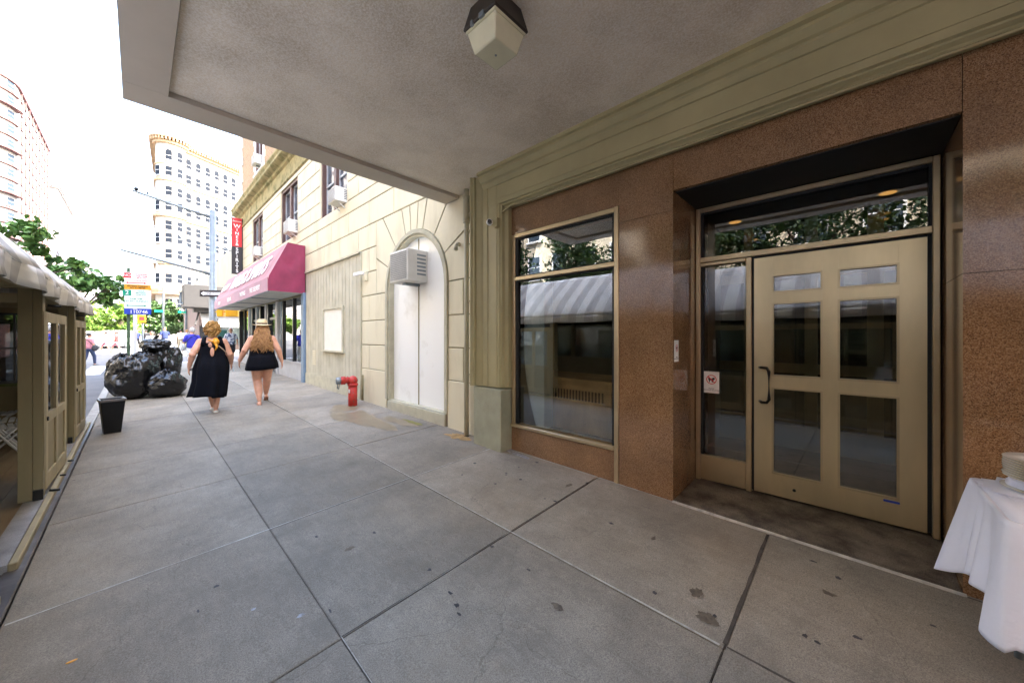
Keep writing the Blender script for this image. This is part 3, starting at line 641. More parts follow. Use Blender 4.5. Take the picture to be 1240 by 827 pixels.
# plinth by the arch and frieze under the cornice
bk.box(WX+.014,WX+.3,3.68,CYA-.99,-1.7,-.67); bk.box(WX+.014,WX+.3,CYA+.99,7.63,-1.7,-.67); bk.box(WX,WX+.3,3.68,YE,5.0,5.7)
bk.box(WX+.014,WX+.3,7.63,11.28,-1.7,1.84); bk.box(WX+.014,WX+.3,11.28,YE,1.2,1.84)
for p in([(3.68,-.94-.8),(CYA-.99,-.94-.8),(CYA-.99,-.67),(3.68,-.67)],[(CYA+.99,-1.74),(7.60,-1.74),(7.60,-.67),(CYA+.99,-.67)]): blk(bb,p,.003,WX-.012)
bk.build('wall',M['groove'],ST); bb.build('stone_blocks',M['stone'],ST)
part('side_wall',M['stone'],lambda b:(b.box(WX+.31,15,YE-.35,YE,-1.8,5.7),b.box(WX+.01,WX+.31,YE-.3,YE-.002,1.2,5.7)),ST)
# cornice
cpz=[(WX-.004,5.02),(WX-.03,5.04),(WX-.03,5.10),(WX-.004,5.12),(WX-.004,5.55),(WX-.06,5.60),(WX-.08,5.68),(WX-.20,5.74),(WX-.24,5.78),(WX-.24,5.86),(WX-.28,5.95),(WX-.28,6.0),(WX+.3,6.06),(WX+.3,5.02)]
part('cornice',M['cornice'],lambda b:b.prism(cpz,'y',3.6,YE+.2),ST)
# upper brick floors
def up(b):
    xx=WX+.07; zs=[6.0]
    b.box(xx+.12,15,4.7,YE,6.0,44)
    for k in range(3):
        z0=6.0+k*3.6
        b.box(xx,xx+.12,4.7,YE,z0,z0+.75); b.box(xx,xx+.12,4.7,YE,z0+2.75,z0+3.6)
        e=[4.7]+[v for w_ in wins for v in(w_[0]+.25,w_[1]-.25)]+[YE]
        for a,c in zip(e[::2],e[1::2]): b.box(xx,xx+.12,a,c,z0+.75,z0+2.75)
part('brick_wall',M['brick'],up,ST)
def surround(a,c,z0):
    def f(b):
        for y,s_ in((a+.25,-1),(c-.25,1)):
            for q in range(8): b.box(WX+.045,WX+.071,y,y+s_*(.32 if q%2 else .2),z0+.7+q*.265,z0+.7+q*.265+.2645)
        b.box(WX+.0,WX+.08,a+.05,c-.05,z0+.62,z0+.70); b.box(WX+.02,WX+.08,a+.05,c-.05,z0+2.82,z0+3.08)
    return f
for a,c in wins:
    for k in range(3): part('window_surround',M['white'],surround(a,c,6.0+k*3.6),ST)
part('corner_quoins',M['white'],lambda b:[b.box(WX+.03,WX+.071,YE-(.5 if q%2 else .35),YE+.02,6.02+q*.4,6.02+q*.4+.398) for q in range(30)],ST)
def sashwin(y0,y1,z0,z1,x,par,twin=True,fm='winbrown'):
    f=part('window',M[fm],lambda b:(b.box(x-.09,x+.06,y0,y0+.07,z0,z1),b.box(x-.09,x+.06,y1-.07,y1,z0,z1),b.box(x-.085,x+.06,y0+.07,y1-.07,z1-.08,z1),b.box(x-.06,x+.06,y0+.07,y1-.07,z0,z0+.05),*( [b.box(x-.07,x+.06,(y0+y1)/2-.07,(y0+y1)/2+.07,z0+.05,z1-.08)] if twin else [])),par)
    sp=[(y0+.07,(y0+y1)/2-.07),((y0+y1)/2+.07,y1-.07)] if twin else [(y0+.07,y1-.07)]
    for a,c in sp:
        zm=z0+(z1-z0)*.45
        part('sash',M['sash'],lambda b:[b.box(x,x+.04,a,a+.05,z0+.05,z1-.08),b.box(x,x+.04,c-.05,c,z0+.05,z1-.08),b.box(x+.001,x+.04,a+.05,c-.05,z1-.13,z1-.08),b.box(x-.01,x+.04,a+.05,c-.05,zm,zm+.05),b.box(x+.001,x+.04,a+.05,c-.05,z0+.05,z0+.10)],f)
        part('pane',M['winglass'],lambda b:b.box(x+.02,x+.03,a+.05,c-.05,z0+.1,z1-.13),f)
    return f
for a,c in wins:
    sashwin(a,c,WZ0,WZ1,WX+.12,ST)
    part('window_reveal',M['stone'],lambda b:(b.box(WX+.004,WX+.30,a-.045,a-.002,WZ0,WZ1),b.box(WX+.004,WX+.30,c+.002,c+.045,WZ0,WZ1),b.box(WX+.2,WX+.9,a-.04,c+.04,WZ0-.3,WZ0-.2)),ST)
    for k in range(3): sashwin(a+.25,c-.25,6.75+3.6*k,8.75+3.6*k,WX+.16,ST)
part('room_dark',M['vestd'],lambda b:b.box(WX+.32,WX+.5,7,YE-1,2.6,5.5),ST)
# arched white doors
def arch(r,n=24,yc_=CYA,zb=DB): return [(yc_+r,zb)]+[(yc_+r*math.cos(math.pi*i/n),ZSP+r*math.sin(math.pi*i/n)) for i in range(n+1)]+[(yc_-r,zb)]
def archring(b,r0,r1,x0,x1,zb):
    A=arch(r0,zb=zb);B=arch(r1,zb=zb); n=len(A)
    vs_=[(x0,*p) for p in A]+[(x0,*p) for p in B]+[(x1,*p) for p in A]+[(x1,*p) for p in B]; fs=[]
    for i in range(n-1): fs+=[(i,i+1,n+i+1,n+i),(2*n+i,3*n+i,3*n+i+1,2*n+i+1),(i,2*n+i,2*n+i+1,i+1),(n+i,n+i+1,3*n+i+1,3*n+i)]
    b.add(vs_,fs)
part('arch_moulding',M['plinth'],lambda b:(archring(b,.93,.998,WX-.03,WX+.3,DB),archring(b,.885,.9295,WX-.0,WX+.3,DB)),ST)
def half(s_):
    A=[(CYA+s_*.008,DB)]+[(CYA+s_*.884,DB)]+[(CYA+s_*.884*math.cos(t),ZSP+.884*math.sin(t)) for t in [math.pi/2*i/12*.99 for i in range(13)]]
    A.append((CYA+s_*.008,ZSP+.884)); return A
ad=part('arched_door',M['whitedoor'],lambda b:b.prism(half(1),'x',WX+.10,WX+.16),ST); tag(ad,'left leaf of the white arched door',None)
ad=part('arched_door',M['whitedoor'],lambda b:b.prism(half(-1),'x',WX+.10,WX+.16),ST)
part('door_gap',M['groove'],lambda b:b.box(WX+.094,WX+.2,CYA-.014,CYA+.014,DB,1.73),ST)
part('door_sill',M['plinth'],lambda b:(b.box(WX-.02,WX+.3,CYA-.93,CYA+.93,-1.7,DB-.02),b.box(WX+.0,WX+.3,CYA-.93,CYA+.93,DB-.019,DB-.0)),ST,bevel=.01)
# boarded shopfront with its little blind window
part('boarding',M['board'],lambda b:[b.box(WX-.012,WX+.013,7.66+i*.2013,7.66+(i+1)*.2013-.014,-1.02,1.80) for i in range(18)],ST)
part('boarding_plinth',M['plinth'],lambda b:b.box(WX-.03,WX+.013,7.64,11.27,-1.7,-1.02),ST)
part('boarding_trim',M['plinth'],lambda b:(b.box(WX-.05,WX+.013,7.64,11.27,1.8,1.84),b.box(WX-.03,WX+.013,7.62,7.655,-1.02,1.8)),ST)
M['blind']=mat('cream_blind',(.78,.755,.66),.6,.05,3)
bw=part('blind_window',M['plinth'],lambda b:(b.box(WX-.05,WX-.0125,8.54,8.60,-.33,.73),b.box(WX-.05,WX-.0125,9.80,9.86,-.33,.73),b.box(WX-.05,WX-.0125,8.60,9.80,.68,.73),b.box(WX-.07,WX-.0125,8.50,9.90,-.37,-.33)),ST)
part('blind',M['blind'],lambda b:b.box(WX-.02,WX-.0125,8.6,9.8,-.33,.68),bw)
part('vent_plate',M['stone'],lambda b:[b.box(WX-.022,WX-.0125,10.45,10.7,-.75+i*.05,-.75+i*.05+.04) for i in range(8)],ST)
# shopfront under the burgundy awning
SF='bluegrey'; M['bluegrey']=mat('blue_grey_paint',(.17,.25,.34),.5,.1,3); M['pale']=mat('pale_panel',(.42,.42,.43),.6,.1,3); M['shopglass']=glass('wine_shop_glass',(.75,.85,.88),.14)
part('shop_pier',M[SF],lambda b:b.box(WX-.07,WX+.2,11.30,11.52,-1.6,1.26),ST)
part('stall_riser',M['pale'],lambda b:(b.box(WX-.01,WX+.2,11.52,14.4,-1.6,-.80),b.box(WX-.03,WX+.21,11.52,14.4,-.80,-.76),b.box(WX-.01,WX+.2,18.2,20.9,-1.6,-.80)),ST)
part('shop_frame',M['blackmetal'],lambda b:[b.box(WX+.0,WX+.1,y,y+.06,-.76,1.2) for y in(12.55,13.7,18.9,19.9)]+[b.box(WX-.03,WX+.15,y,y+.16,-1.6,1.2) for y in(14.4,15.5,16.7,18.1,20.8)]+[b.box(WX+.01,WX+.1,14.4,18.1,.62,.70)],ST)
part('shop_column',M['pale'],lambda b:[b.box(WX-.05,WX+.15,y,y+.22,-1.6,1.2) for y in(14.15,15.7,17.2,18.6)],ST)
part('shop_pane',M['shopglass'],lambda b:(b.box(WX+.05,WX+.056,11.52,14.14,-.76,1.2),b.box(WX+.05,WX+.056,14.57,20.8,-1.5,1.2)),ST)
M['shopin']=mat('shop_interior',(.62,.72,.74),.6,.15,.9); 
part('shop_interior',M['shopin'],lambda b:(b.box(6.2,6.3,11.3,20.9,-1.6,1.3),b.box(WX+.3,6.2,11.2,11.3,-1.6,1.3),b.box(WX+.3,6.2,11.3,20.9,-1.5,-1.4),b.box(WX+.3,6.2,11.3,20.9,1.25,1.3)),ST)
M['neon']=emis('neon_sign',(1,.25,.05),.3); M['shoplamp']=emis('shop_lamp',(1,.97,.92),9)
part('neon_sign',M['neon'],lambda b:(b.box(WX+.12,WX+.14,16.0,16.05,-.2,.7),b.box(WX+.12,WX+.14,16.3,16.35,-.2,.7)),ST)
part('shop_lamp',M['shoplamp'],lambda b:[b.box(4.2,5.6,y,y+.25,1.235,1.249) for y in(12.4,15,17.6)],ST)
random.seed(2)
sh=part('shelving',mat('shelf_wood',(.35,.25,.15),.6,.2,5),lambda b:[b.box(3.75,4.05,11.7,13.9,z,z+.03) for z in(-1,-.6,-.2,.2)],ST)
BM=[mat('bottle_'+n,c,.15,.1,5) for n,c in(('green',(.03,.10,.03)),('red',(.25,.02,.02)),('amber',(.4,.2,.03)),('blue',(.1,.25,.45)))]
b=MB()
for z in(-.97,-.57,-.17,.23):
    for i in range(20):
        b.cur=random.randrange(4); y=11.75+i*.108; b.tube([(3.86,y,z),(3.86,y,z+.2),(3.86,y,z+.23),(3.86,y,z+.31)],[.037,.037,.015,.014],7)
o=b.build('bottles',BM,ST); o['kind']='stuff'
# small camera on wall
wc=thing('wall_camera','small cream box camera fixed to the stone wall left of the arched door','camera',(3.30,7.4,1.30))
b=MB(); b.box(3.27,3.32,7.33,7.40,1.18,1.36); b.build('junction_box',M['stone'],wc,bevel=.005)
b=MB(); b.obox((3.20,7.5,1.32),(-.35,.9,-.1),(.9,.35,0),(0,.1,1),.12,.04,.035); b.build('housing',M['white'],wc,bevel=.008)
lg=thing('wall_spotlight','little bracket spotlight fixed beside the arch near the drainpipe','light',(3.31,4.22,1.35))
b=MB(); b.tube([(3.32,4.25,1.38),(3.27,4.25,1.38)],.03,12); b.tube([(3.27,4.25,1.38),(3.22,4.22,1.34)],.012,8); b.build('bracket',M['plinth'],lg)
b=MB(); b.smooth=True; b.tube([(3.23,4.22,1.35),(3.20,4.18,1.28)],[.02,.035],12); b.build('lamp_head',M['plinth'],lg)
# burgundy awning
AW=thing('shop_awning','burgundy canvas shop awning lettered in white above the wine shop windows','awning',(3.3,16,1.25))
y0,y1=11.35,20.95; P=[(3.31,2.60),(2.88,2.63),(2.41,1.60),(2.41,1.245),(3.31,1.245)]
b=MB()
for yy in(y0,y1):
    # sagging side panels
    N=10; grid=[]
    for i in range(N+1):
        row=[]
        for j in range(N+1):
            z=1.245+(2.61-1.245)*j/N; xf=2.41 if z<1.6 else 2.41+(z-1.6)*(2.88-2.41)/(2.63-1.6)
            x=xf+(3.31-xf)*i/N; s_=math.sin(math.pi*i/N)*math.sin(math.pi*j/N)
            dy=(.05*noise.noise(Vector((x*3+z*2,z*3-x*3,yy)))+.03*math.sin((x*1.3+z)*9))*s_; row.append((x,yy+dy,z))
        grid.append(row)
    b.add([p for r_ in grid for p in r_],[(i*(N+1)+j,(i+1)*(N+1)+j,(i+1)*(N+1)+j+1,i*(N+1)+j+1) for i in range(N) for j in range(N)])
b.build('side_panel',M['burg'],AW,smooth=True)
b=MB(); n=30
for i in range(n):
    a,c=y0+(y1-y0)*i/n,y0+(y1-y0)*(i+1)/n
    w1=.012*math.sin(i*1.9);w2=.012*math.sin((i+1)*1.9)
    for (p,q) in((P[0],P[1]),(P[1],P[2])):
        f1=w1 if p==P[1] else 0; f2=w2 if p==P[1] else 0
        M_=((p[0]+q[0])/2,(p[1]+q[1])/2)
        b.add([(p[0],a,p[1]),(p[0],c,p[1]),(M_[0]+f2,c,M_[1]-f2),(M_[0]+f1,a,M_[1]-f1),(q[0],a,q[1]),(q[0],c,q[1])],[(0,1,2,3),(3,2,5,4)])
b.build('slope',M['burg2'],AW,smooth=False)
b=MB(); b.box(2.40,2.415,y0-.005,y1+.005,1.245,1.60); b.build('valance',M['burg2'],AW)
b=MB(); b.box(2.425,3.30,y0+.01,y1-.01,1.25,1.262); b.build('lining',M['awnlining'],AW)
b=MB(); b.tube([(2.43,y0+.02,1.24),(2.43,y1-.02,1.24)],.02,8);[b.tube([(2.43,y,1.24),(3.3,y,1.24)],.015,8) for y in(13.7,16.1,18.5)]; b.build('frame_tube',M['galv'],AW)
sd=Vector((2.88-2.41,0,2.63-1.60)).normalized()
nrm=Vector((0,-1,0)).cross(sd)
def onslope(y,t,k=.035): 
    p=Vector((2.41,y,1.60))+sd*t+Vector((-sd.z,0,sd.x))*k; return (p.x,p.y,p.z)
text_part('lettering','WINES & SPIRITS',M['signwhite'],AW,basis(onslope(15.1,.50),(0,-1,0),sd),.86,.004,sx=.92,bold=.012)
text_part('lettering','BEACON',M['signwhite'],AW,basis(onslope(19.5,.50),(0,-1,0),sd),.42,.004,sx=.95,bold=.01)
for y,t in((19.6,'WINES'),(17.2,'LIQUORS'),(14.7,'TASTINGS'),(12.9,'FREE DELIVERY')): text_part('valance_lettering',t,M['signwhite'],AW,basis((2.397,y,1.42),(0,-1,0),(0,0,1)),.2,.002)
# blade sign
BS=thing('blade_sign','tall red and black vertical sign lettered WINES & SPIRITS at the building corner','sign',(3.2,20.3,2.85))
b=MB(); b.box(2.93,3.29,20.24,20.36,4.10,5.40); b.build('red_panel',M['signred'],BS)
b=MB(); b.box(2.93,3.29,20.24,20.36,2.85,4.098); b.build('black_panel',M['signblack'],BS)
b=MB(); b.box(3.292,3.32,20.22,20.38,2.83,5.42); b.box(2.915,2.928,20.23,20.37,2.83,5.42); b.build('edge_frame',M['blackmetal'],BS)
text_part('lettering','Beacon',M['signwhite'],BS,basis((3.11,20.236,5.25),(1,0,0),(0,0,1)),.11,.002)
for i,ch in enumerate('WINES&'): text_part('letter',ch,M['signwhite'],BS,basis((3.11,20.236,5.02-i*.163),(1,0,0),(0,0,1)),.24 if i<1 else .19,.002,bold=.003)
for i,ch in enumerate('SPIRITS'): text_part('letter',ch,M['signwhite'],BS,basis((3.11,20.236,3.98-i*.165),(1,0,0),(0,0,1)),.2,.002,bold=.003)
# air conditioners
def ac(label,x0,x1,y0,y1,z0,z1,brace=True,grp=True,big=False):
    t=thing('air_conditioner',label,'air conditioner',(x1,(y0+y1)/2,z0))
    b=MB(); b.box(x0,x1,y0,y1,z0,z1); b.build('casing',M['acbody'],t,bevel=.012)
    m_=.03 if not big else .035
    b=MB(); b.box(x0-.003,x0-.001,y0+m_,y1-m_,z0+m_,z1-m_); b.build('grille_back',M['acgrill'],t)
    b=MB(); n=int((y1-y0)/.035)
    for i in range(n+1): y=y0+m_+(y1-y0-2*m_)*i/n; b.box(x0-.009,x0-.003,y-.0025,y+.0025,z0+m_,z1-m_)
    n=int((z1-z0)/.035)
    for i in range(n+1): z=z0+m_+(z1-z0-2*m_)*i/n; b.box(x0-.010,x0-.0035,y0+m_,y1-m_,z-.002,z+.002)
    b.build('grille',M['acbody'],t)
    b=MB()
    for sy,q in((y0,-1),):
        for z in range(6):
            zz=z0+(z1-z0)*(.2+z*.12); 
            b.box(x0+(x1-x0)*.45,x1-.04,sy-.003,sy-.001,zz,zz+(z1-z0)*.06)
    b.build('side_vent',M['galv'] if big else M['acgrill'],t)
    if brace:
        b=MB(); [b.tube([(x0+.08,y,z0-.001),(x1,y,z0-.22)],.012,6) for y in(y0+.08,y1-.08)]; b.build('support_bracket',M['white'],t)
    else:
        b=MB(); b.box(x0+.1,x1,y0+.25,y1-.25,z0-.04,z0-.001); b.build('support_bracket',M['galv'],t)
ac('large grey box air conditioner set into the white arched door',3.04,3.42,5.25,5.85,.93,1.46,False,big=True)
ac('white air conditioner on angled struts in the brown window nearest the canopy',3.08,3.5,8.45,8.92,3.10,3.43)
ac('white window air conditioner in the middle window just above the burgundy awning',3.08,3.5,12.12,12.62,3.14,3.52)
ac('small white air conditioner in the far window beside the vertical red sign',3.1,3.5,16.6,17.1,3.14,3.5)
ac('white air conditioner in the brick upper storey window above the mossy cornice',3.12,3.6,16.8,17.3,6.78,7.15,False)
# standpipe
HY=thing('standpipe','chipped red fire standpipe elbow rising from the pavement by the boarded wall','standpipe',(2.97,7.24,G(2.97,7.24)))
gz=G(2.97,7.24); b=MB(); b.smooth=True
b.tube([(2.97,7.24,gz-.03),(2.97,7.24,gz+.40)],.085,18); b.tube([(2.97,7.24,gz+.40),(2.97,7.24,gz+.44)],.10,18); b.ball((2.97,7.24,gz+.50),.095,nu=16,nv=10); b.tube([(2.97,7.24,gz+.51),(2.76,7.30,gz+.51)],.062,14)
b.build('standpipe_body',M['red'],HY)
b=MB(); b.smooth=True; b.tube([(2.84,7.278,gz+.51),(2.765,7.30,gz+.51)],.082,16); b.tube([(2.885,7.265,gz+.51),(2.87,7.27,gz+.51)],.078,16); b.build('coupling',M['red'],HY)
b=MB(); b.smooth=True; b.tube([(2.764,7.30,gz+.51),(2.68,7.32,gz+.51)],[.072,.066],14); b.tube([(2.71,7.31,gz+.45),(2.70,7.31,gz+.36)],.012,6); b.tube([(2.74,7.29,gz+.45),(2.72,7.31,gz+.34)],.008,6); b.build('outlet_cap',M['galv'],HY)
b=MB(); b.obox((2.885,7.2,gz+.30),(0,1,0),(0,0,1),(1,0,0),.03,.035,.004); b.build('label_plate',M['signwhite'],HY)
wp=thing('wall_pipe','short dark vertical pipe against the wall behind the red standpipe','pipe',(3.28,7.55,-1.35))
b=MB(); b.smooth=True; b.tube([(3.26,7.45,-1.33),(3.26,7.45,-.80)],.022,10); b.build('pipe',M['groove'],wp)

# ------------------------------------------------------------------ dining shed
SH=thing('dining_shed','olive wooden street dining shed with a grey striped canvas awning beside the kerb','dining shed',(-1.6,5.4,RD(5.4)))
def GS(y): return G(-.55,y)
def slopebox(b,x0,x1,y0,y1,h0,h1,base=None):
    f=base or GS
    b.hexa([(x0,y0,f(y0)+h0),(x1,y0,f(y0)+h0),(x1,y1,f(y1)+h0),(x0,y1,f(y1)+h0),(x0,y0,f(y0)+h1),(x1,y0,f(y0)+h1),(x1,y1,f(y1)+h1),(x0,y1,f(y1)+h1)])
part('deck',M['plank'],lambda b:[slopebox(b,-2.75+i*.145,-2.75+i*.145+.14,-3.5,9.3,-.12,.02) for i in range(14)],SH)
part('deck_edge',M['ramp'],lambda b:(slopebox(b,-.715,-.600,4.06,9.35,-.12,.045),slopebox(b,-.715,-.600,-3.5,3.6,-.12,.045)),SH)
part('deck_kerb_board',M['shedlight'],lambda b:(slopebox(b,-.598,-.555,4.05,9.37,-.02,.05),slopebox(b,-.598,-.555,-3.5,3.62,-.02,.05)),SH,bevel=.006)
ZT=.44
def post(y,depth=.14):
    return part('post',M['shed'],lambda b:(b.box(-.745,-.665,y,y+depth,GS(y)+.046,ZT),b.box(-.663,-.607,y+.006,y+depth,GS(y)+.046,ZT),b.box(-.60499,-.6-.001,y+.02,y+depth-.02,GS(y)+.3,ZT-.2)),SH,bevel=.004)
for y in(5.41,7.78,9.18,3.05,1.2,-.7,-2.6): post(y)
part('beam',M['shedlight'],lambda b:(b.box(-.72,-.64,-3.4,9.3,ZT-.001,ZT+.14),b.box(-2.7,-2.6,-3.4,9.3,ZT,ZT+.14),*[b.box(-2.6,-.72,y,y+.08,ZT,ZT+.12) for y in(-2.5,.3,3.1,5.44,7.8,9.2)]),SH)
def dooor(ya,yb,xa=-.60,xb=-.60,t=.045):
    """half-glazed folding panel from (xa,ya) to (xb,yb)"""
    z0=max(GS(ya),GS(yb))+.07; z1=.24; L_=math.hypot(yb-ya,xb-xa); d_=Vector(((xb-xa)/L_,(yb-ya)/L_,0)); n=Vector((d_.y,-d_.x,0)); zm=z0+.62
    def bar(b,s0,s1,a,c,th=t,off=0): cc=Vector((xa,ya,(a+c)/2))+d_*(s0+s1)/2-n*(th/2+off); b.obox(cc,d_,(0,0,1),n,(s1-s0)/2,(c-a)/2,th/2)
    b=MB()
    for s0,s1 in((0,.09),(L_-.09,L_),(L_/2-.045,L_/2+.045)): bar(b,s0,s1,z0,z1)
    for a,c in((z0,z0+.14),(zm,zm+.09),(z1-.10,z1)): 
        bar(b,.0901,L_/2-.0451,a,c); bar(b,L_/2+.0451,L_-.0901,a,c)
    f=b.build('folding_panel',M['shedlight'],SH,bevel=.004)
    b=MB(); bar(b,.091,L_/2-.046,z0+.141,zm-.001,.012,.015); bar(b,L_/2+.046,L_-.091,z0+.141,zm-.001,.012,.015); b.build('lower_board',M['shed'],f)
    b=MB(); bar(b,.091,L_/2-.046,zm+.091,z1-.101,.005,.02); bar(b,L_/2+.046,L_-.091,zm+.091,z1-.101,.005,.02); b.build('pane',M['shopglass'],f)
    b=MB()
    for z_ in(zm+.05,): c=Vector((xa,ya,z_))+d_*.02+n*.004; b.tube([c,c+n*.01],.02,10)
    b.build('bolt',M['blackmetal'],f)
dooor(5.55,6.62,-.602,-.572); dooor(7.93,8.80,-.602,-.575); dooor(8.82,9.18,-.60,-.60)
dooor(1.34,3.05); dooor(-.56,1.2); dooor(-2.5,-.7)
part('latch',M['blackmetal'],lambda b:(b.box(-.66,-.60,5.38,5.409,GS(5.4)+.05,GS(5.4)+.14),b.tube([(-.58,5.56,GS(5.5)+.07),(-.53,5.60,GS(5.5)+.05)],.012,6),b.tube([(-.57,6.1,GS(6)+.06),(-.535,6.12,GS(6)+.05)],.01,6),b.tube([(-.57,6.7,GS(6.7)+.06),(-.53,6.72,GS(6.7)+.05)],.01,6),b.box(-.66,-.62,7.75,7.779,GS(7.8)+.05,GS(7.8)+.13),b.tube([(-.60,5.60,.30),(-.52,5.62,.30)],.012,6),b.tube([(-.60,7.9,.30),(-.52,7.92,.30)],.012,6)),SH)
# end wall and street side
ew=part('end_wall',M['shed'],lambda b:(b.box(-2.7,-.75,9.2,9.26,-1.5,-.74),b.box(-2.7,-.75,9.2,9.26,.36,.44)),SH)
part('end_wall_window',M['blackmetal'],lambda b:(b.box(-2.7,-.76,9.17,9.22,-.70,-.66),b.box(-2.7,-.76,9.17,9.22,.33,.36),b.box(-2.7,-.76,9.17,9.22,-.18,-.16),b.box(-1.3,-1.28,9.17,9.22,-.66,.33),b.box(-1.9,-1.88,9.17,9.22,-.66,.33)),SH)
part('end_pane',glass('shed_window',(.16,.17,.17),.08),lambda b:b.box(-2.7,-.76,9.19,9.195,-.66,.33),SH)
part('end_sill',mat('lime_sill',(.16,.19,.05),.6,.1,4),lambda b:b.box(-2.7,-.76,9.14,9.199,-.74,-.70),SH)
part('street_wall',M['shed'],lambda b:(b.box(-2.76,-2.70,-3.4,9.26,-1.6,-.6),*[b.box(-2.76,-2.68,y,y+.12,-.6,.44) for y in(-3.3,-1,1.4,3.8,6.2,9.1)]),SH)
part('street_pane',glass('street_side_glass',(.13,.14,.13),.06),lambda b:b.box(-2.74,-2.735,-3.3,9.1,-.6,.44),SH)
# awning: gable with curved eave and wavy valance; stripes run down the slope
def sg(y): return .018*math.sin(y*3.1)+.012*math.sin(y*7.3+1)
b=MB(); ny=64; Y0,Y1=-3.6,9.42; rows_=[]
pf=[(-1.70,1.62),(-1.52,1.50),(-1.3,1.33),(-1.08,1.15),(-.86,.95),(-.68,.75),(-.56,.58),(-.525,.50)]
full=[(-3.4-x,z) for x,z in pf[::-1]][:-1]+pf
for j in range(ny+1):
    y=Y0+(Y1-Y0)*j/ny; r_=[]
    for i,(x,z) in enumerate(full): 
        s_=-.04*abs(math.sin((y-5.5)/1.3*math.pi))*(1 if .6<z<1.5 else .3); r_.append((x+(sg(y) if z<.7 else 0),y,z+s_))
    rows_.append(r_)
m_=len(full)
b.add([p for r_ in rows_ for p in r_],[(j*m_+i,j*m_+i+1,(j+1)*m_+i+1,(j+1)*m_+i) for j in range(ny) for i in range(m_-1)])
aw=b.build('awning_roof',M['awn'],SH,smooth=True); sm=aw.modifiers.new('th','SOLIDIFY'); sm.thickness=.006
b=MB(); 
for side in(1,-1):
    X0=-.525 if side==1 else -2.875
    n2=130; vs_=[]
    for j in range(n2+1):
        y=Y0+(Y1-Y0)*j/n2
        for q in range(4):
            t=q/3; wv=sg(y)+t*(.022*math.sin(y*6.1)+.014*math.sin(y*13+2)); vs_.append((X0+side*(wv),y,.50-t*(.155+.012*math.sin(y*4.5))))
    b.add(vs_,[(j*4+q,j*4+q+1,(j+1)*4+q+1,(j+1)*4+q) for j in range(n2) for q in range(3)])
vl=b.build('valance',M['awn'],SH,smooth=True); sm=vl.modifiers.new('th','SOLIDIFY'); sm.thickness=.005
b=MB(); pts=[(x,z) for x,z in full]; b.prism(pts+[(-.53,.36),(-2.87,.36)],'y',Y1-.012,Y1-.004); b.build('gable_end',stripe_mat('striped_gable',(.78,.76,.73),(.50,.485,.475),.23,axis='X'),SH)
# folding metal chairs seen in the shed
def fold_chair(label,loc,rz):
    t=thing('metal_chair',label,'chair',loc,rz,group='metal chairs inside the dining shed',local=True); mt=M['galvw']
    b=MB(); b.smooth=True
    for x in(-.19,.19): b.tube([(x,-.22,0),(x,.05,.45),(x,.22,.86)],.012,8)
    b.build('back_leg',mt,t,local=True)
    b=MB(); b.smooth=True
    for x in(-.17,.17): b.tube([(x,.24,0),(x,-.18,.46)],.012,8)
    b.build('front_leg',mt,t,local=True)
    b=MB(); [b.box(-.19,.19,-.20+i*.055,-.20+i*.055+.04,.445,.457) for i in range(8)]; b.build('seat',mt,t,local=True)
    b=MB(); [b.obox((0,.14+i*.028,.62+i*.07),(1,0,0),(0,.4,1),(0,1,-.4),.19,.022,.006) for i in range(4)]; b.build('backrest',mt,t,local=True)
    return t
M['galvw']=mat('chair_metal',(.62,.62,.62),.35,.08,6,metal=.5)
zc=GS(7)+.02
fold_chair('nearest silver slatted folding chair just inside the dining shed',(-1.10,7.15,zc),R(100))
fold_chair('silver slatted folding chair partly behind the nearest one in the shed',(-1.17,7.70,zc),R(96))
fold_chair('farthest silver folding chair by the end wall window of the shed',(-1.36,8.40,zc),R(90))

# ------------------------------------------------------------------ planter, bags, bus sign
PL=thing('planter','empty black square tapered planter standing by the kerb','planter',(-.28,8.36,G(-.28,8.36)),R(8),local=True)
b=MB()
h0,h1,H=.090,.132,.52
vs_=[(sx*h0,sy*h0,0) for sx,sy in((-1,-1),(1,-1),(1,1),(-1,1))]+[(sx*h1,sy*h1,H) for sx,sy in((-1,-1),(1,-1),(1,1),(-1,1))]+[(sx*(h1-.02),sy*(h1-.02),H) for sx,sy in((-1,-1),(1,-1),(1,1),(-1,1))]+[(sx*(h1-.05),sy*(h1-.05),H-.2) for sx,sy in((-1,-1),(1,-1),(1,1),(-1,1))]
b.add(vs_,[(3,2,1,0)]+[(i,(i+1)%4,4+(i+1)%4,4+i) for i in range(4)]+[(4+i,4+(i+1)%4,8+(i+1)%4,8+i) for i in range(4)]+[(8+i,8+(i+1)%4,12+(i+1)%4,12+i) for i in range(4)]+[(12,13,14,15)])
b.build('pot',M['pot'],PL,local=True,bevel=.006)
b=MB()
for sx in(-1,1): b.box(sx*h1-.012,sx*h1+.012,-h1-.012,h1+.012,H-.03,H+.008)
for sy in(-1,1): b.box(-h1+.013,h1-.013,sy*h1-.012,sy*h1+.012,H-.03,H+.008)
b.build('rim',M['potrim'],PL,local=True,bevel=.004)
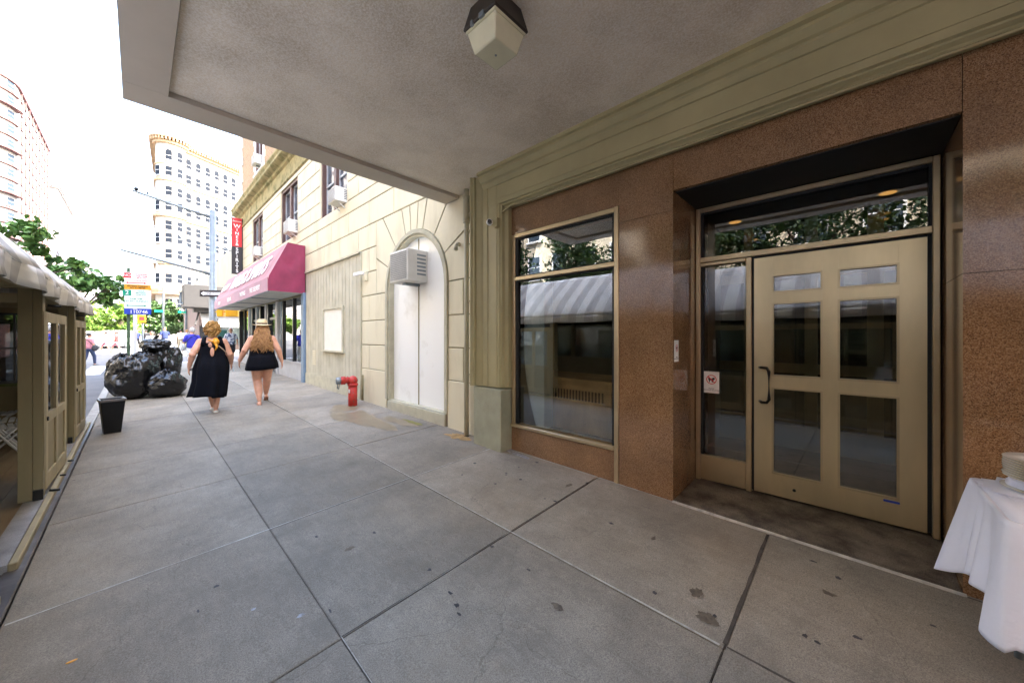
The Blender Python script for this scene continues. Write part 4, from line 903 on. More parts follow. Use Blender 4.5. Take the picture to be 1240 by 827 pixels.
def bag(label,x,y,z,rx,ry,rz_,seed,tilt=0):
    rx*=.92; ry*=.92; x=.16+(x-.16)*.9
    t=thing('garbage_bag',label,'garbage bag',(x,y,z),R(seed*37),group='black garbage bags piled round the sign pole',local=True)
    S=Vector((seed*3.7,seed*1.3,seed)); b=MB(); b.smooth=True
    def fn(d):
        a=math.atan2(d.y,d.x); up=max(0,d.z)
        k=1+.20*noise.noise(d*1.5+S)+.07*noise.noise(d*3.6+S)
        k+= -.10*abs(noise.noise(Vector((d.x*5,d.y*5,d.z*2.0))+S))-.03*abs(noise.noise(Vector((d.x*3,d.y*3,d.z*9))+S))
        k+= -.035*abs(noise.noise(Vector((d.x*9+d.z*4,d.y*9,d.z*5))+S)); k+= up**2*.07*math.sin(a*9+seed+2*noise.noise(d*3+S))-.18*up**5
        return k
    b.ball((0,0,rz_*.93),rx,ry,rz_,110,80,fn)
    b.v=[(vx,vy,max(vz,0.0)+ (0 if vz>0 else .0)) for vx,vy,vz in b.v]
    b.build('bag',M['bag'],t,local=True)
    b=MB(); b.smooth=True; top=rz_*1.70
    def fn2(d): a=math.atan2(d.y,d.x); return 1+.35*math.sin(a*5+seed)+.3*noise.noise(d*3+S)
    rings=[]
    for q,(r_,h_) in enumerate(((.075,-.05),(.028,.015),(.024,.03),(.040,.055),(.06,.085),(.03,.06))):
        rings.append([Vector((r_*(1+.35*math.sin(5*a+seed+q*.5))*math.cos(a),r_*(1+.35*math.cos(4*a+seed))*math.sin(a),top+h_+.02*math.sin(3*a))) for a in [2*math.pi*i/20 for i in range(20)]])
    b.loft(rings,cap=False); b.build('tied_neck',M['bag'],t,local=True)
    return t
gg=lambda x,y:G(x,y)-.01
bag('largest glossy black garbage bag in front of the sign pole',-.08,12.05,gg(-.1,12),.50,.48,.56,1)
bag('rounded black garbage bag at the right of the pile',.50,11.75,gg(.4,11.7),.42,.40,.33,2)
bag('tall dark garbage bag standing at the back of the pile',.46,12.95,gg(.4,13),.42,.42,.68,3)
bag('small crumpled black bag lying on top of the tall one',.33,12.75,gg(.3,12.8)+1.06,.33,.26,.17,4)
bag('black garbage bag half hidden on the kerb behind the largest bag',-.30,12.85,gg(-.3,12.9),.34,.40,.55,5)
bag('squashed black garbage bag wedged between the largest and the tall bag',.12,12.55,gg(.1,12.6)+.62,.36,.3,.24,6)
BP=thing('parking_sign','parking regulation signs on a green post among the garbage bags','sign',(-.17,13.3,G(-.17,13.3)))
px_,py_=-.165,13.3; zb=G(px_,py_)
b=MB(); b.box(px_-.03,px_+.03,py_-.02,py_+.02,zb,1.75); b.build('post',M['greenpole'],BP,bevel=.006)
b=MB(); b.box(px_+.07,px_+.15,py_+1.3,py_+1.36,zb-.01,1.65); b.build('rear_post',M['signwhite'],BP)
fx0,fx1=-.30,.20; yy=py_-.16
xr=Vector((.93,-.36,0)).normalized()
def sg_panel(z0,z1,mt,nm,yo=0,w_=.25):
    c=Vector((px_+.165,yy-.02+yo,(z0+z1)/2)); b=MB(); b.obox(c,xr,(0,0,1),xr.cross(Vector((0,0,1))),w_,(z1-z0)/2,.004); return b.build(nm,M[mt],BP,bevel=.0)
S_n=xr.cross(Vector((0,0,1)))
def sg_txt(dx,z,body,size,mt,par,k=.0055): 
    c=Vector((px_+.165,yy-.02,z))+xr*dx+S_n*k; return text_part('lettering',body,M[mt],par,basis(c,xr,(0,0,1)),size,.0006,bold=.001)
def sg_bar(dx,z,hw,hh,mt,par,nm='block',k=.005): 
    c=Vector((px_+.165,yy-.02,z))+xr*dx+S_n*k; b=MB(); b.obox(c,xr,(0,0,1),S_n,hw,hh,.0007); return b.build(nm,M[mt],par)
def arrow(z,mt,par):
    c=Vector((px_+.165,yy-.02,z))-xr*.03+S_n*.0055; b=MB(); P=lambda a,q:c+xr*a+Vector((0,0,q))
    b.add([P(-.20,0),P(-.15,.025),P(-.15,.010),P(.15,.010),P(.15,.025),P(.20,0),P(.15,-.025),P(.15,-.010),P(-.15,-.010),P(-.15,-.025)],[(0,1,9),(2,3,7,8),(4,5,6)]); b.build('arrow',M[mt],par)
q=sg_panel(1.325,1.63,'signwhite','red_text_panel'); sg_bar(-.20,1.55,.075,.065,'signred',q); sg_txt(-.20,1.55,'NO',.09,'signwhite',q,.0066); sg_txt(.07,1.535,'STANDING\n7AM-10AM\nMON-FRI',.046,'signred',q); sg_txt(.05,1.425,'SCHOOL DAYS',.036,'signred',q); arrow(1.365,'signred',q)
q=sg_panel(1.195,1.322,'signorange','orange_panel',-.001); sg_txt(0,1.258,'METERED PARKING\nPAY AT METER',.045,'signblack',q,.008)
q=sg_panel(.72,1.192,'signwhite','meter_panel'); sg_bar(-.20,1.11,.078,.072,'signgreen',q); sg_txt(-.20,1.11,'2',.14,'signwhite',q,.0066); sg_txt(.06,1.11,'HOUR\nMETERED\nPARKING',.048,'signgreen',q); sg_txt(-.03,.93,'9AM-7PM\nEXCEPT SUNDAY',.058,'signgreen',q); arrow(.79,'signgreen',q)
q=sg_panel(.57,.716,'signblue','blue_zone_panel',-.001,.255); sg_txt(.02,.632,'110746',.115,'signwhite',q,.008); sg_txt(-.05,.695,'ZONE',.03,'signwhite',q,.008)
# ------------------------------------------------------------------ people
def finish(o,vox,sm=6):
    """fuse a body's overlapping shapes into one continuous skin"""
    r=o.modifiers.new('remesh','REMESH'); r.mode='VOXEL'; r.voxel_size=vox; r.use_smooth_shade=True
    if sm: k=o.modifiers.new('smooth','SMOOTH'); k.factor=.5; k.iterations=sm
    bpy.context.view_layer.update()
    dg=bpy.context.evaluated_depsgraph_get(); me=bpy.data.meshes.new_from_object(o.evaluated_get(dg))
    o.modifiers.clear(); o.data=me
    for p in me.polygons: p.use_smooth=True
    return o
def erings(lst,n=24,fold=0,nf=0,ph=0,seed=0):
    out=[]
    for k,(x,y,z,rx,ry) in enumerate(lst):
        t=k/max(1,len(lst)-1); out.append([Vector((x+rx*math.cos(a)*(1+fold*t*math.sin(nf*a+ph+.6*math.sin(a*2))),y+ry*math.sin(a)*(1+fold*t*math.sin(nf*a+ph+.6*math.sin(a*2))),z+ (.0 if not seed else .02*t*math.sin(a+seed)))) for a in [2*math.pi*i/n for i in range(n)]])
    return out
def limb(b,pts,rs,n=12):
    pts=[Vector(p) for p in pts]
    P=[];Rr=[]
    for i in range(len(pts)-1):
        for q in range(4):
            t=q/4; P.append(pts[i].lerp(pts[i+1],t)); Rr.append(rs[i]*(1-t)+rs[i+1]*t)
    P.append(pts[-1]);Rr.append(rs[-1]); b.tube(P,Rr,n)
    b.ball(pts[0],rs[0],nu=n,nv=8); b.ball(pts[-1],rs[-1],nu=n,nv=8)
    for p,r in zip(pts[1:-1],rs[1:-1]): b.ball(p,r*1.0,nu=n,nv=8)
def hand(b,w_,d,side,s=1.0):
    """palm and five curled fingers from wrist w_ pointing along d"""
    d=Vector(d).normalized(); fw=Vector((0,1,0)); n=Vector((side,0,0))      # fw: thumb side, n: outwards
    b.obox(w_+d*.045*s,d,fw,n,.045*s,.040*s,.014*s)
    for i,(off,ln) in enumerate(((.030,.070),(.011,.078),(-.009,.073),(-.028,.058))):
        r=w_+d*.085*s+fw*off*s; m_=r+d*ln*.5*s-n*.004; e=m_+d*ln*.42*s-n*.022*s; b.tube([r-d*.02,m_,e],[.0105*s,.0098*s,.0085*s],8)
    t0=w_+d*.025*s+fw*.035*s; b.tube([t0,t0+d*.03*s+fw*.022*s-n*.008,t0+d*.062*s+fw*.026*s-n*.02],[.013*s,.0115*s,.009*s],8)
def foot(b,an,fwd,s=1,pitch=0):
    f=Vector((fwd[0],fwd[1],0)).normalized(); z=Vector((0,0,1)); f=(f*math.cos(pitch)+z*(-math.sin(pitch)))
    sd=f.cross(z).normalized(); up=sd.cross(f).normalized()
    c=an-up*.045*s
    rings=[]
    for t,wd,h in((-.075,.022,.018),(-.055,.034,.035),(0,.036,.045),(.06,.040,.034),(.12,.045,.022),(.165,.040,.016),(.19,.022,.010)):
        cc=c+f*t*s-up*(.045-h)*s*.55; rings.append([cc+sd*wd*s*math.cos(a)+up*h*s*math.sin(a) for a in [2*math.pi*i/12 for i in range(12)]])
    b.loft(rings)
def head(b,c,s=1,yaw=0,front=1):
    """skull, jaw, nose, ears; faces local +y*front turned by yaw"""
    c=Vector(c); q=Matrix.Rotation(yaw,3,'Z'); F=lambda x,y,z:c+q@Vector((x*s,y*s*front,z*s))
    b.ball(c+Vector((0,0,.02*s)),.078*s,.093*s,.105*s,20,14); b.ball(F(0,.018,-.05),.057*s,.062*s,.068*s,16,10)
    b.ball(F(0,.095,-.018),.012*s,.018*s,.022*s,8,6)
    for e in(-1,1): b.ball(F(e*.078,-.005,-.012),.012*s,.02*s,.032*s,8,6)
    for e in(-1,1): b.ball(F(e*.03,.083,.012),.013*s,.008*s,.008*s,8,6)
    b.ball(F(0,.088,-.062),.022*s,.010*s,.008*s,8,6)
def curls(b,n,root,length,r=.009,wave=.02,seed=1,seg=9):
    random.seed(seed)
    for i in range(n):
        p,d=root(i/n); pts=[]; ph=random.uniform(0,6.28); wv=wave*random.uniform(.6,1.3); ln=length*random.uniform(.68,1.14)
        for k in range(seg+1):
            t=k/seg; q=Vector(p)+d(t)*ln; pts.append(q+Vector((math.sin(ph+t*11)*wv*t**.5,math.cos(ph+t*9)*wv*.6*t**.5,0)))
        rr=r*random.uniform(.8,1.3); b.tube(pts,[rr*(1-.15*k/seg) if k<seg else rr*.2 for k in range(seg+1)],6)
def face_marks(par,c,s,front,mats,yaw=0):
    c=Vector(c); q=Matrix.Rotation(yaw,3,'Z'); F=lambda x,y,z:c+q@Vector((x*s,y*s*front,z*s))
    b=MB(); [b.ball(F(e*.03,.092,.012),.011*s,.005*s,.006*s,8,6) for e in(-1,1)]; b.build('eye',M['blackmetal'],par,local=True,smooth=True)
    b=MB(); b.ball(F(0,.098,-.058),.024*s,.006*s,.007*s,8,6); b.build('mouth',M['lip'],par,local=True,smooth=True)
M['lip']=mat('lip',(.40,.12,.11),.5,.1,9)
# --- woman in the long black dress, walking away (local +y = forward)
w1=thing('person','woman with curly blonde updo in a long black sleeveless dress walking away','person',(.965,8.72,G(.965,8.72)),R(-6),local=True)
b=MB()
b.loft(erings([(0,0,.84,.20,.155),(0,0,.92,.235,.175),(0,.0,1.02,.215,.155),(0,.01,1.12,.195,.145),(0,.005,1.24,.205,.15),(0,0,1.33,.20,.135),(0,-.005,1.395,.165,.10),(0,0,1.43,.085,.075),(0,.005,1.47,.055,.058),(0,.01,1.53,.052,.056)]))
b.ball((0,0,.86),.225,.17,.13,20,12)
head(b,(0,.015,1.60)); 
limb(b,[(-.175,0,1.36),(-.285,-.10,1.13),(-.335,.0,.90)],[.068,.058,.033]); hand(b,Vector((-.338,.008,.892)),(-.05,.12,-1),-1)
limb(b,[(.175,0,1.36),(.265,.0,1.12),(.30,.17,.93)],[.068,.058,.033]); hand(b,Vector((.302,.175,.925)),(.05,.35,-1),1)
limb(b,[(-.10,0,.88),(-.04,.24,.50),(.015,.36,.10)],[.115,.075,.042]); foot(b,Vector((.015,.36,.08)),(0,1))
limb(b,[(.10,0,.88),(.09,.10,.49),(.055,.05,.085)],[.115,.078,.042]); foot(b,Vector((.055,.05,.07)),(-.03,1))
finish(b.build('body',M['skin'],w1,local=True),.009); w1.scale=(.96,.96,.985)
b=MB(); n=64
prof_=[(0,0,1.36,.135,.115),(0,0,1.33,.205,.145),(0,.005,1.27,.218,.165),(0,.005,1.20,.225,.17),(0,.01,1.12,.212,.162),(0,.005,1.04,.228,.175),(0,0,.95,.252,.20),(0,0,.86,.268,.215),(0,.01,.74,.272,.22),(0,.02,.60,.275,.235),(-.01,.03,.48,.285,.25),(-.02,.04,.37,.295,.26),(-.025,.045,.31,.30,.26)]
rg=erings(prof_,n,.12,8,.7)
for k,r_ in enumerate(rg):
    t=max(0,(k-6)/6)
    for p in r_:
        if p.x<0: p.x*=1+.06*t; p.z+=.03*t
        else: p.x*=1-.28*t; p.z-=.02*t*(p.x/.2)
b.loft(rg,cap=False)
for s_ in(-1,1):   # wide straps over the shoulders, open upper back
    for f in(-1,1):
        b.tube([(s_*.135,f*.125,1.30),(s_*.128,f*.115,1.37),(s_*.118,f*.07,1.425),(s_*.115,0,1.438)],[.042,.036,.033,.033],10)
b.v=[(x,y,z) for x,y,z in b.v]
dr=b.build('dress',M['cloth'],w1,local=True,smooth=True); k=dr.modifiers.new('t','SOLIDIFY'); k.thickness=.008
b=MB(); b.smooth=True
def bumpy(seed,a=.16,f=9): return lambda d:1+a*noise.noise(d*f*.5+Vector((seed,0,0)))+a*.5*noise.noise(d*f+Vector((0,seed,0)))
b.ball((0,-.015,1.625),.108,.115,.125,36,26,bumpy(2)); b.ball((-.01,-.05,1.715),.075,.07,.045,28,20,bumpy(5,.3,10)); b.ball((.0,-.06,1.555),.080,.06,.075,24,16,bumpy(7,.25)); 
def rt1(t):
    a=random.uniform(0,6.28); e=random.uniform(-.9,1.2); d=Vector((math.cos(a)*math.cos(e),math.sin(a)*math.cos(e)-.15,math.sin(e)+.15)); p=Vector((0,-.015,1.615))+Vector((d.x*.095,d.y*.10,d.z*.115))
    tw=Vector((-d.y,d.x,.3)).normalized(); m_=random.choice((-1,1)); return p,(lambda t:(tw*m_*math.sin(t*2.2)*.35+d*.2*math.sin(t*3.1)-Vector((0,0,.55*t))))
curls(b,230,rt1,.10,.0095,.024,5,9)
def rt2(t): x=random.uniform(-.05,.06); return Vector((x,-.10,1.54)),(lambda t:Vector((.1*x*8*t,-.10*math.sin(t*2),-t)))
curls(b,12,rt2,.10,.006,.012,9,7)
b.build('hair',M['hairb'],w1,local=True)
b=MB(); b.smooth=True; b.ball((.055,-.155,1.365),.05,.03,.06,14,10,bumpy(3,.4)); b.tube([(.05,-.16,1.34),(.07,-.175,1.26),(.04,-.178,1.20)],[.025,.018,.01],8); b.tube([(-.06,-.15,1.40),(.0,-.165,1.37),(.05,-.16,1.36)],.014,8); b.build('scarf',M['signorange'],w1,local=True)
b=MB(); b.smooth=True
N_=14; 
for (x_,z_,rx_,rz2) in((.0,1.17,.032,.085),(-.03,1.30,.03,.045)): b.ball((x_,-.176,z_),rx_,.012,rz2,14,10)
b.build('back_opening',M['skin'],w1,local=True)
b=MB(); b.tube([(.09,-.165,1.29),(.17,-.18,1.21),(.22,-.13,1.13)],.008,6); b.build('strap',mat('tan_strap',(.35,.24,.16),.6,.1,5),w1,local=True,smooth=True)
b=MB(); b.smooth=True; foot(b,Vector((.055,.05,.064)),(-.03,1),1.14); 
b.v=[(x,y,max(z,.006)) for x,y,z in b.v]; foot(b,Vector((.015,.36,.075)),(0,1),1.12); b.build('shoes',mat('pale_shoes',(.62,.58,.50),.6,.1,8),w1,local=True)
b=MB(); b.obox((.33,.25,.83),(1,0,.2),(0,1,0),(-.2,0,1),.004,.04,.075); b.build('water_bottle',mat('clear_blue',(.55,.68,.75),.2,.1,6),w1,local=True,bevel=.003)
# --- woman in hat, black top and skirt
w2=thing('person','woman in straw hat with long wavy blonde hair and short black skirt walking away','person',(1.79,8.92,G(1.79,8.92)),R(-8),local=True)
b=MB()
b.loft(erings([(0,0,.84,.21,.165),(0,0,.94,.24,.185),(0,0,1.05,.225,.17),(0,.01,1.15,.21,.16),(0,.005,1.26,.22,.16),(0,0,1.35,.215,.14),(0,-.005,1.41,.18,.105),(0,0,1.445,.09,.08),(0,.005,1.48,.058,.06),(0,.01,1.54,.055,.058)]))
b.ball((0,0,.87),.235,.185,.14,20,12)
head(b,(0,.015,1.60))
limb(b,[(-.19,0,1.375),(-.315,-.03,1.14),(-.40,.07,.93)],[.075,.064,.036]); hand(b,Vector((-.405,.08,.925)),(-.08,.25,-1),-1,1.05)
limb(b,[(.19,0,1.375),(.305,-.06,1.14),(.375,-.03,.89)],[.075,.064,.036]); hand(b,Vector((.378,-.03,.885)),(.05,.05,-1),1,1.05)
limb(b,[(-.105,0,.88),(-.085,.10,.50),(-.06,.02,.28),(-.05,-.03,.085)],[.13,.085,.078,.042]); foot(b,Vector((-.05,-.03,.07)),(-.05,1),1.05)
limb(b,[(.105,0,.88),(.10,.11,.53),(.10,.28,.34),(.10,.40,.16)],[.13,.085,.075,.042]); foot(b,Vector((.10,.40,.13)),(0,1),1.05,pitch=R(35))
finish(b.build('body',M['skin'],w2,local=True),.009); w2.scale=(.92,.92,.985)
b=MB()
b.loft(erings([(0,0,1.37,.16,.125),(0,0,1.34,.225,.155),(0,.005,1.26,.236,.178),(0,.01,1.15,.226,.174),(0,.005,1.06,.24,.185),(0,0,.97,.256,.20)],64),cap=False)
b.loft(erings([(0,0,1.06,.232,.178),(0,0,.98,.262,.205),(0,.0,.90,.285,.225),(0,.01,.82,.30,.24),(0,.015,.74,.31,.25)],64,.06,7,1,.9),cap=False)
for s_ in(-1,1):
    b.tube([(s_*.14,-.13,1.31),(s_*.13,-.115,1.39),(s_*.125,-.05,1.435),(s_*.125,.05,1.43),(s_*.13,.12,1.33)],.022,8)
dr=b.build('dress',M['cloth'],w2,local=True,smooth=True); k=dr.modifiers.new('t','SOLIDIFY'); k.thickness=.008
b=MB(); b.smooth=True; b.ball((0,-.015,1.615),.112,.12,.12,30,20,bumpy(12,.1))
def rt3(t):
    a=random.uniform(-1.25,1.25)-math.pi/2; x,y=math.cos(a),math.sin(a)
    p=Vector((x*.10,y*.10-.01,random.uniform(1.55,1.68))); 
    return p,(lambda t:Vector((x*.24*t,-.10*math.sin(t*2.4)+y*.12*t,-t)))
curls(b,260,rt3,.44,.0085,.034,21,16)
b.build('hair',M['hairl'],w2,local=True)
b=MB(); b.smooth=True
rings=[]; hz=1.672
for (r_,z_) in((.10,0),(.13,-.004),(.165,-.010),(.185,-.004),(.186,.0),(.165,-.002),(.13,.006),(.101,.012),(.099,.03),(.097,.07),(.090,.10),(.072,.118),(.04,.112),(.012,.108)):
    rings.append([Vector((r_*math.cos(a),-.005+r_*1.08*math.sin(a),hz+z_+(.012*math.cos(2*a) if r_>.13 else 0))) for a in [2*math.pi*i/40 for i in range(40)]])
b.loft(rings); b.build('hat',M['straw'],w2,local=True)
b=MB(); b.smooth=True; b.loft([[Vector((r_*math.cos(a),-.005+r_*1.08*math.sin(a),hz+z_)) for a in [2*math.pi*i/40 for i in range(40)]] for r_,z_ in((.103,.013),(.1025,.04))],cap=False); b.build('hat_band',M['blackmetal'],w2,local=True)
b=MB(); b.smooth=True
for an,p_ in((Vector((-.05,-.03,.075)),0),(Vector((.10,.40,.135)),R(35))):
    f=Vector((0,math.cos(p_),-math.sin(p_))); up=Vector((0,math.sin(p_),math.cos(p_))); c=an-up*.088; 
    b.obox(c+f*.05,f,(1,0,0),up,.125,.042,.008); b.tube([c+Vector((-.045,0,0))+f*.08,c+f*.09+up*.05,c+Vector((.045,0,0))+f*.08],.009,6)
b.build('sandals',mat('tan_sandals',(.40,.18,.11),.6,.2,8),w2,local=True)
# --- generic passers-by
def walker(label,x,y,z,rz,h=1.7,top='navy',bottom='jeans',hair='haird',shorts=False,stride=.22,skin='skin',long_hair=False,extra=None,arms=(.1,-.1),group=None,vox=.016,hatm=None):
    t=thing('person',label,'person',(x,y,z),rz,local=True,group=group); s=h/1.7
    b=MB()
    b.loft([[p*1.0 for p in r_] for r_ in erings([(0,0,.86,.155,.115),(0,0,.95,.165,.12),(0,0,1.08,.145,.105),(0,0,1.22,.165,.115),(0,0,1.34,.18,.105),(0,0,1.40,.14,.08),(0,0,1.45,.06,.06),(0,0,1.52,.052,.055)],16)])
    head(b,(0,.01,1.585))
    for sd,ar in((-1,arms[0]),(1,arms[1])):
        e=(sd*.25,ar*.5,1.12); wv=(sd*.26,ar+.1,.88); limb(b,[(sd*.17,0,1.35),e,wv],[.05,.04,.026],10); hand(b,Vector(wv),(0,.2,-1),sd)
        st=stride*sd; limb(b,[(sd*.085,0,.88),(sd*.085,st*.6+.05,.48),(sd*.08,st,.09)],[.085,.058,.036],10); foot(b,Vector((sd*.08,st,.075)),(0,1),pitch=R(18) if st<-.1 else 0)
    b.v=[(vx*s,vy*s,vz*s) for vx,vy,vz in b.v]
    finish(b.build('body',M[skin],t,local=True),vox,3)
    b=MB(); b.smooth=True
    b.loft(erings([(0,0,.88,.178,.14),(0,0,1.0,.175,.135),(0,0,1.1,.165,.128),(0,0,1.24,.182,.135),(0,0,1.35,.195,.125),(0,0,1.41,.15,.095),(0,0,1.445,.078,.072)],24,.02,5))
    for sd,ar in((-1,arms[0]),(1,arms[1])): limb(b,[(sd*.17,0,1.355),(sd*.235,ar*.38,1.17)],[.066,.056],10)
    b.v=[(vx*s,vy*s,vz*s) for vx,vy,vz in b.v]; b.build('shirt',M[top],t,local=True)
    b=MB(); b.smooth=True
    b.loft(erings([(0,0,.94,.176,.134),(0,0,.86,.178,.14),(0,0,.80,.165,.13)],20))
    for sd in(-1,1):
        st=stride*sd
        if shorts: limb(b,[(sd*.088,0,.86),(sd*.09,st*.55+.05,.55)],[.10,.085],12)
        else: limb(b,[(sd*.088,0,.86),(sd*.087,st*.6+.05,.48),(sd*.08,st,.12)],[.10,.073,.055],12)
    b.v=[(vx*s,vy*s,vz*s) for vx,vy,vz in b.v]; b.build('shorts' if shorts else 'trousers',M[bottom],t,local=True)
    b=MB(); b.smooth=True; b.ball((0,-.012,1.625),.09,.10,.098,20,14,bumpy(x,.08))
    if long_hair: b.loft(erings([(0,-.05,1.62,.085,.06),(0,-.075,1.5,.09,.045),(0,-.09,1.38,.07,.03),(0,-.09,1.30,.03,.015)],16))
    b.v=[(vx*s,vy*s,vz*s) for vx,vy,vz in b.v]; b.build('hair',M[hair],t,local=True)
    b=MB(); b.smooth=True
    for sd in(-1,1): foot(b,Vector((sd*.08,stride*sd,.075)),(0,1),1.12,pitch=R(18) if stride*sd<-.1 else 0)
    b.v=[(vx*s,vy*s,max(.0,vz)*s) for vx,vy,vz in b.v]; b.build('shoes',M['sole'],t,local=True)
    if extra: extra(t,s)
    return t
def solid(n,c,**k): M[n]=mat(n,c,.8,.12,8,**k)
for n,c in(('navy',(.02,.035,.12)),('jeans',(.035,.05,.11)),('blue',(.05,.05,.50)),('whitec',(.72,.72,.72)),('patt',(.35,.38,.45)),('pinkc',(.55,.22,.26)),('redc',(.55,.05,.05)),('tealc',(.03,.28,.24)),('khaki',(.40,.33,.22)),('greyc',(.45,.47,.50)),('blackc',(.02,.02,.025)),('sole',(.08,.07,.07))): solid(n,c)
M['patt']=mat('patterned_top',(.60,.62,.68),.8,.3,14,col2=(.06,.08,.16),thr=(.45,.52))
def bagx(side,m):
    def f(t,s):
        b=MB(); b.smooth=True; b.ball((side*.28*s,.0,.92*s),.06,.16,.15,16,12,bumpy(1,.1)); b.build('shoulder_bag',M[m],t,local=True)
        b=MB(); b.tube([(side*.25*s,-.05,1.05*s),(side*.10*s,-.13,1.3*s),(-side*.10*s,-.09,1.42*s),(-side*.12*s,.06,1.40*s),(side*.1*s,.15,1.2*s),(side*.25*s,.06,1.02*s)],.012,6); b.build('bag_strap',M['blackc'],t,local=True,smooth=True)
    return f
S2=lambda x,y:G(x,y)
walker('person in bright blue shirt and white trousers with grey bag ahead of the women',1.46,18.6,S2(1.46,18.6),R(8),1.62,'blue','whitec','hairg',stride=.18,extra=bagx(-1,'greyc'))
def face(t,s): face_marks(t,(0,.01*s,1.585*s),s,1,None)
walker('white haired woman in patterned top and dark shorts walking towards the camera near the corner',2.98,20.9,S2(2.98,20.9),R(172),1.6,'patt','blackc','hairg',True,.14,skin='skin2',extra=face)
z=RD(29.5)
walker('woman in white shirt with a cross-body bag strap crossing behind the garbage bags',.55,29.5,z,R(175),1.66,'whitec','jeans','haird',stride=.12,extra=bagx(1,'blackc'))
zf=RD(37)+.15
walker('man in navy T-shirt and pale shorts standing on the far side of the street',1.38,37,zf,R(185),1.78,'navy','greyc','haird',True,.14,arms=(-.1,.15),extra=face)
walker('person in white top walking away past the far store',2.5,41,zf,R(-30),1.7,'whitec','khaki','haird',stride=.25)
walker('person in beige clothes just behind the one in the white top at the far store',3.0,43,zf,R(20),1.7,'greyc','khaki','hairb',stride=.2)
walker('woman in pink top and jeans crossing the road beside the dining shed',-1.62,26.6,RD(26.6),R(-40),1.55,'pinkc','jeans','haird',stride=.2,extra=bagx(1,'blackc'))
walker('person in red top striding across the far crosswalk',-1.15,41.5,RD(41),R(80),1.6,'redc','pinkc','haird',True,.3,vox=.02)
walker('person in pale pink striding across the far crosswalk',-1.75,42.5,RD(41),R(80),1.6,'whitec','pinkc','haird',True,.3,vox=.02)
walker('distant person in teal top on the far side of the avenue',-5.6,62,RD(60),R(0),1.65,'tealc','jeans','haird',vox=.02)
walker('distant person in navy near the signal post across the street',-.05,47,zf,R(160),1.7,'navy','blackc','haird',vox=.02)
walker('distant person in black by the tree trunks across the street',.55,49,zf,R(20),1.72,'blackc','jeans','haird',vox=.02)

# ------------------------------------------------------------------ table, cloth, plates
TZ=-.712
TB=thing('folding_table','folding table under a white cloth against the granite wall','table',(2.6,-1.05,G(2.6,-1)))
b=MB(); b.box(2.32,2.90,-1.9,-.44,TZ-.04,TZ-.004); b.build('tabletop',M['galv'],TB)
for x in(2.40,2.82):
    for y in(-.56,-1.78): b=MB(); b.tube([(x,y,TZ-.04),(x,y,G(x,y))],.014,8); b.build('leg',M['galv'],TB,smooth=True)
b=MB(); b.tube([(2.4,-.56,-1.3),(2.82,-.56,-1.3)],.011,8); b.tube([(2.4,-1.78,-1.3),(2.82,-1.78,-1.3)],.011,8); b.build('stretcher',M['galv'],TB,smooth=True)
# cloth: rounded rectangle rings falling from the edge
def rrect(hx,hy,r,n):
    """n points round a rounded rectangle, with normal and corner weight"""
    out=[]; segs=[]; 
    per=2*(2*hx-2*r)+2*(2*hy-2*r)+2*math.pi*r
    for i in range(n):
        s_=per*i/n; L1=2*hy-2*r; L2=2*hx-2*r; q=math.pi*r/2
        parts=[('e',L1,Vector((-hx,-hy+r)),Vector((0,1)),Vector((-1,0))),('c',q,Vector((-hx+r,hy-r)),math.pi,None),('e',L2,Vector((-hx+r,hy)),Vector((1,0)),Vector((0,1))),('c',q,Vector((hx-r,hy-r)),math.pi/2,None),('e',L1,Vector((hx,hy-r)),Vector((0,-1)),Vector((1,0))),('c',q,Vector((hx-r,-hy+r)),0,None),('e',L2,Vector((hx-r,-hy)),Vector((-1,0)),Vector((0,-1))),('c',q,Vector((-hx+r,-hy+r)),-math.pi/2,None)]
        for kind,L_,o_,d_,nn in parts:
            if s_<=L_:
                if kind=='e': out.append((o_+d_*s_,nn,min(s_,L_-s_),0)); 
                else:
                    a=d_-s_/r; out.append((o_+Vector((math.cos(a),math.sin(a)))*r,Vector((math.cos(a),math.sin(a))),0,math.sin(math.pi*s_/L_)))
                break
            s_-=L_
    return out
cx_,cy_=2.61,-1.17; hx,hy=.30,.74; N_=360; rr=rrect(hx,hy,.03,N_)
rings=[]
for k in range(26):
    t=k/25; ring=[]
    for i,(p,nn,dc,cw) in enumerate(rr):
        wall_c=1 if p.x>0 else .12; near=math.exp(-(dc/(.13 if p.x>0 else .09))**2)         # closeness to a corner
        drop=(.385 if p.y>hy-.02 else .36)+.11*near; fl=(.03 if p.x>0 or p.y>hy-.02 else .012)*t+.085*near*wall_c*t**.9*.65
        ph=i*2*math.pi/N_
        w_=(.020*math.sin(ph*23+.5)+.016*math.sin(ph*41+2)+.014*math.sin(ph*13))*t**.9*(1-.4*near)
        # the two sharp folds each side of a corner
        w_-=.05*t**.8*math.exp(-((dc-.15)/.035)**2); w_+=.02*t*math.exp(-((dc-.05)/.03)**2)
        q=p+nn*(fl+w_+.004)
        z=TZ+.001-drop*t - .0
        if t<.05: z=TZ+.003-drop*t
        ring.append((cx_+q.x,cy_+q.y,z))
    rings.append(ring)
b=MB(); b.smooth=True
top=[(cx_+p.x*.985,cy_+p.y*.985,TZ+.004) for p,_,_,_ in rr]
b.loft([top]+rings,cap=False); b.cur=0
b.add(top,[tuple(range(N_))])
tc=b.build('tablecloth',M['tableclo'],None); tag(tc,'white linen cloth draped over the table at the granite wall','tablecloth'); k=tc.modifiers.new('t','SOLIDIFY'); k.thickness=.002
random.seed(6)
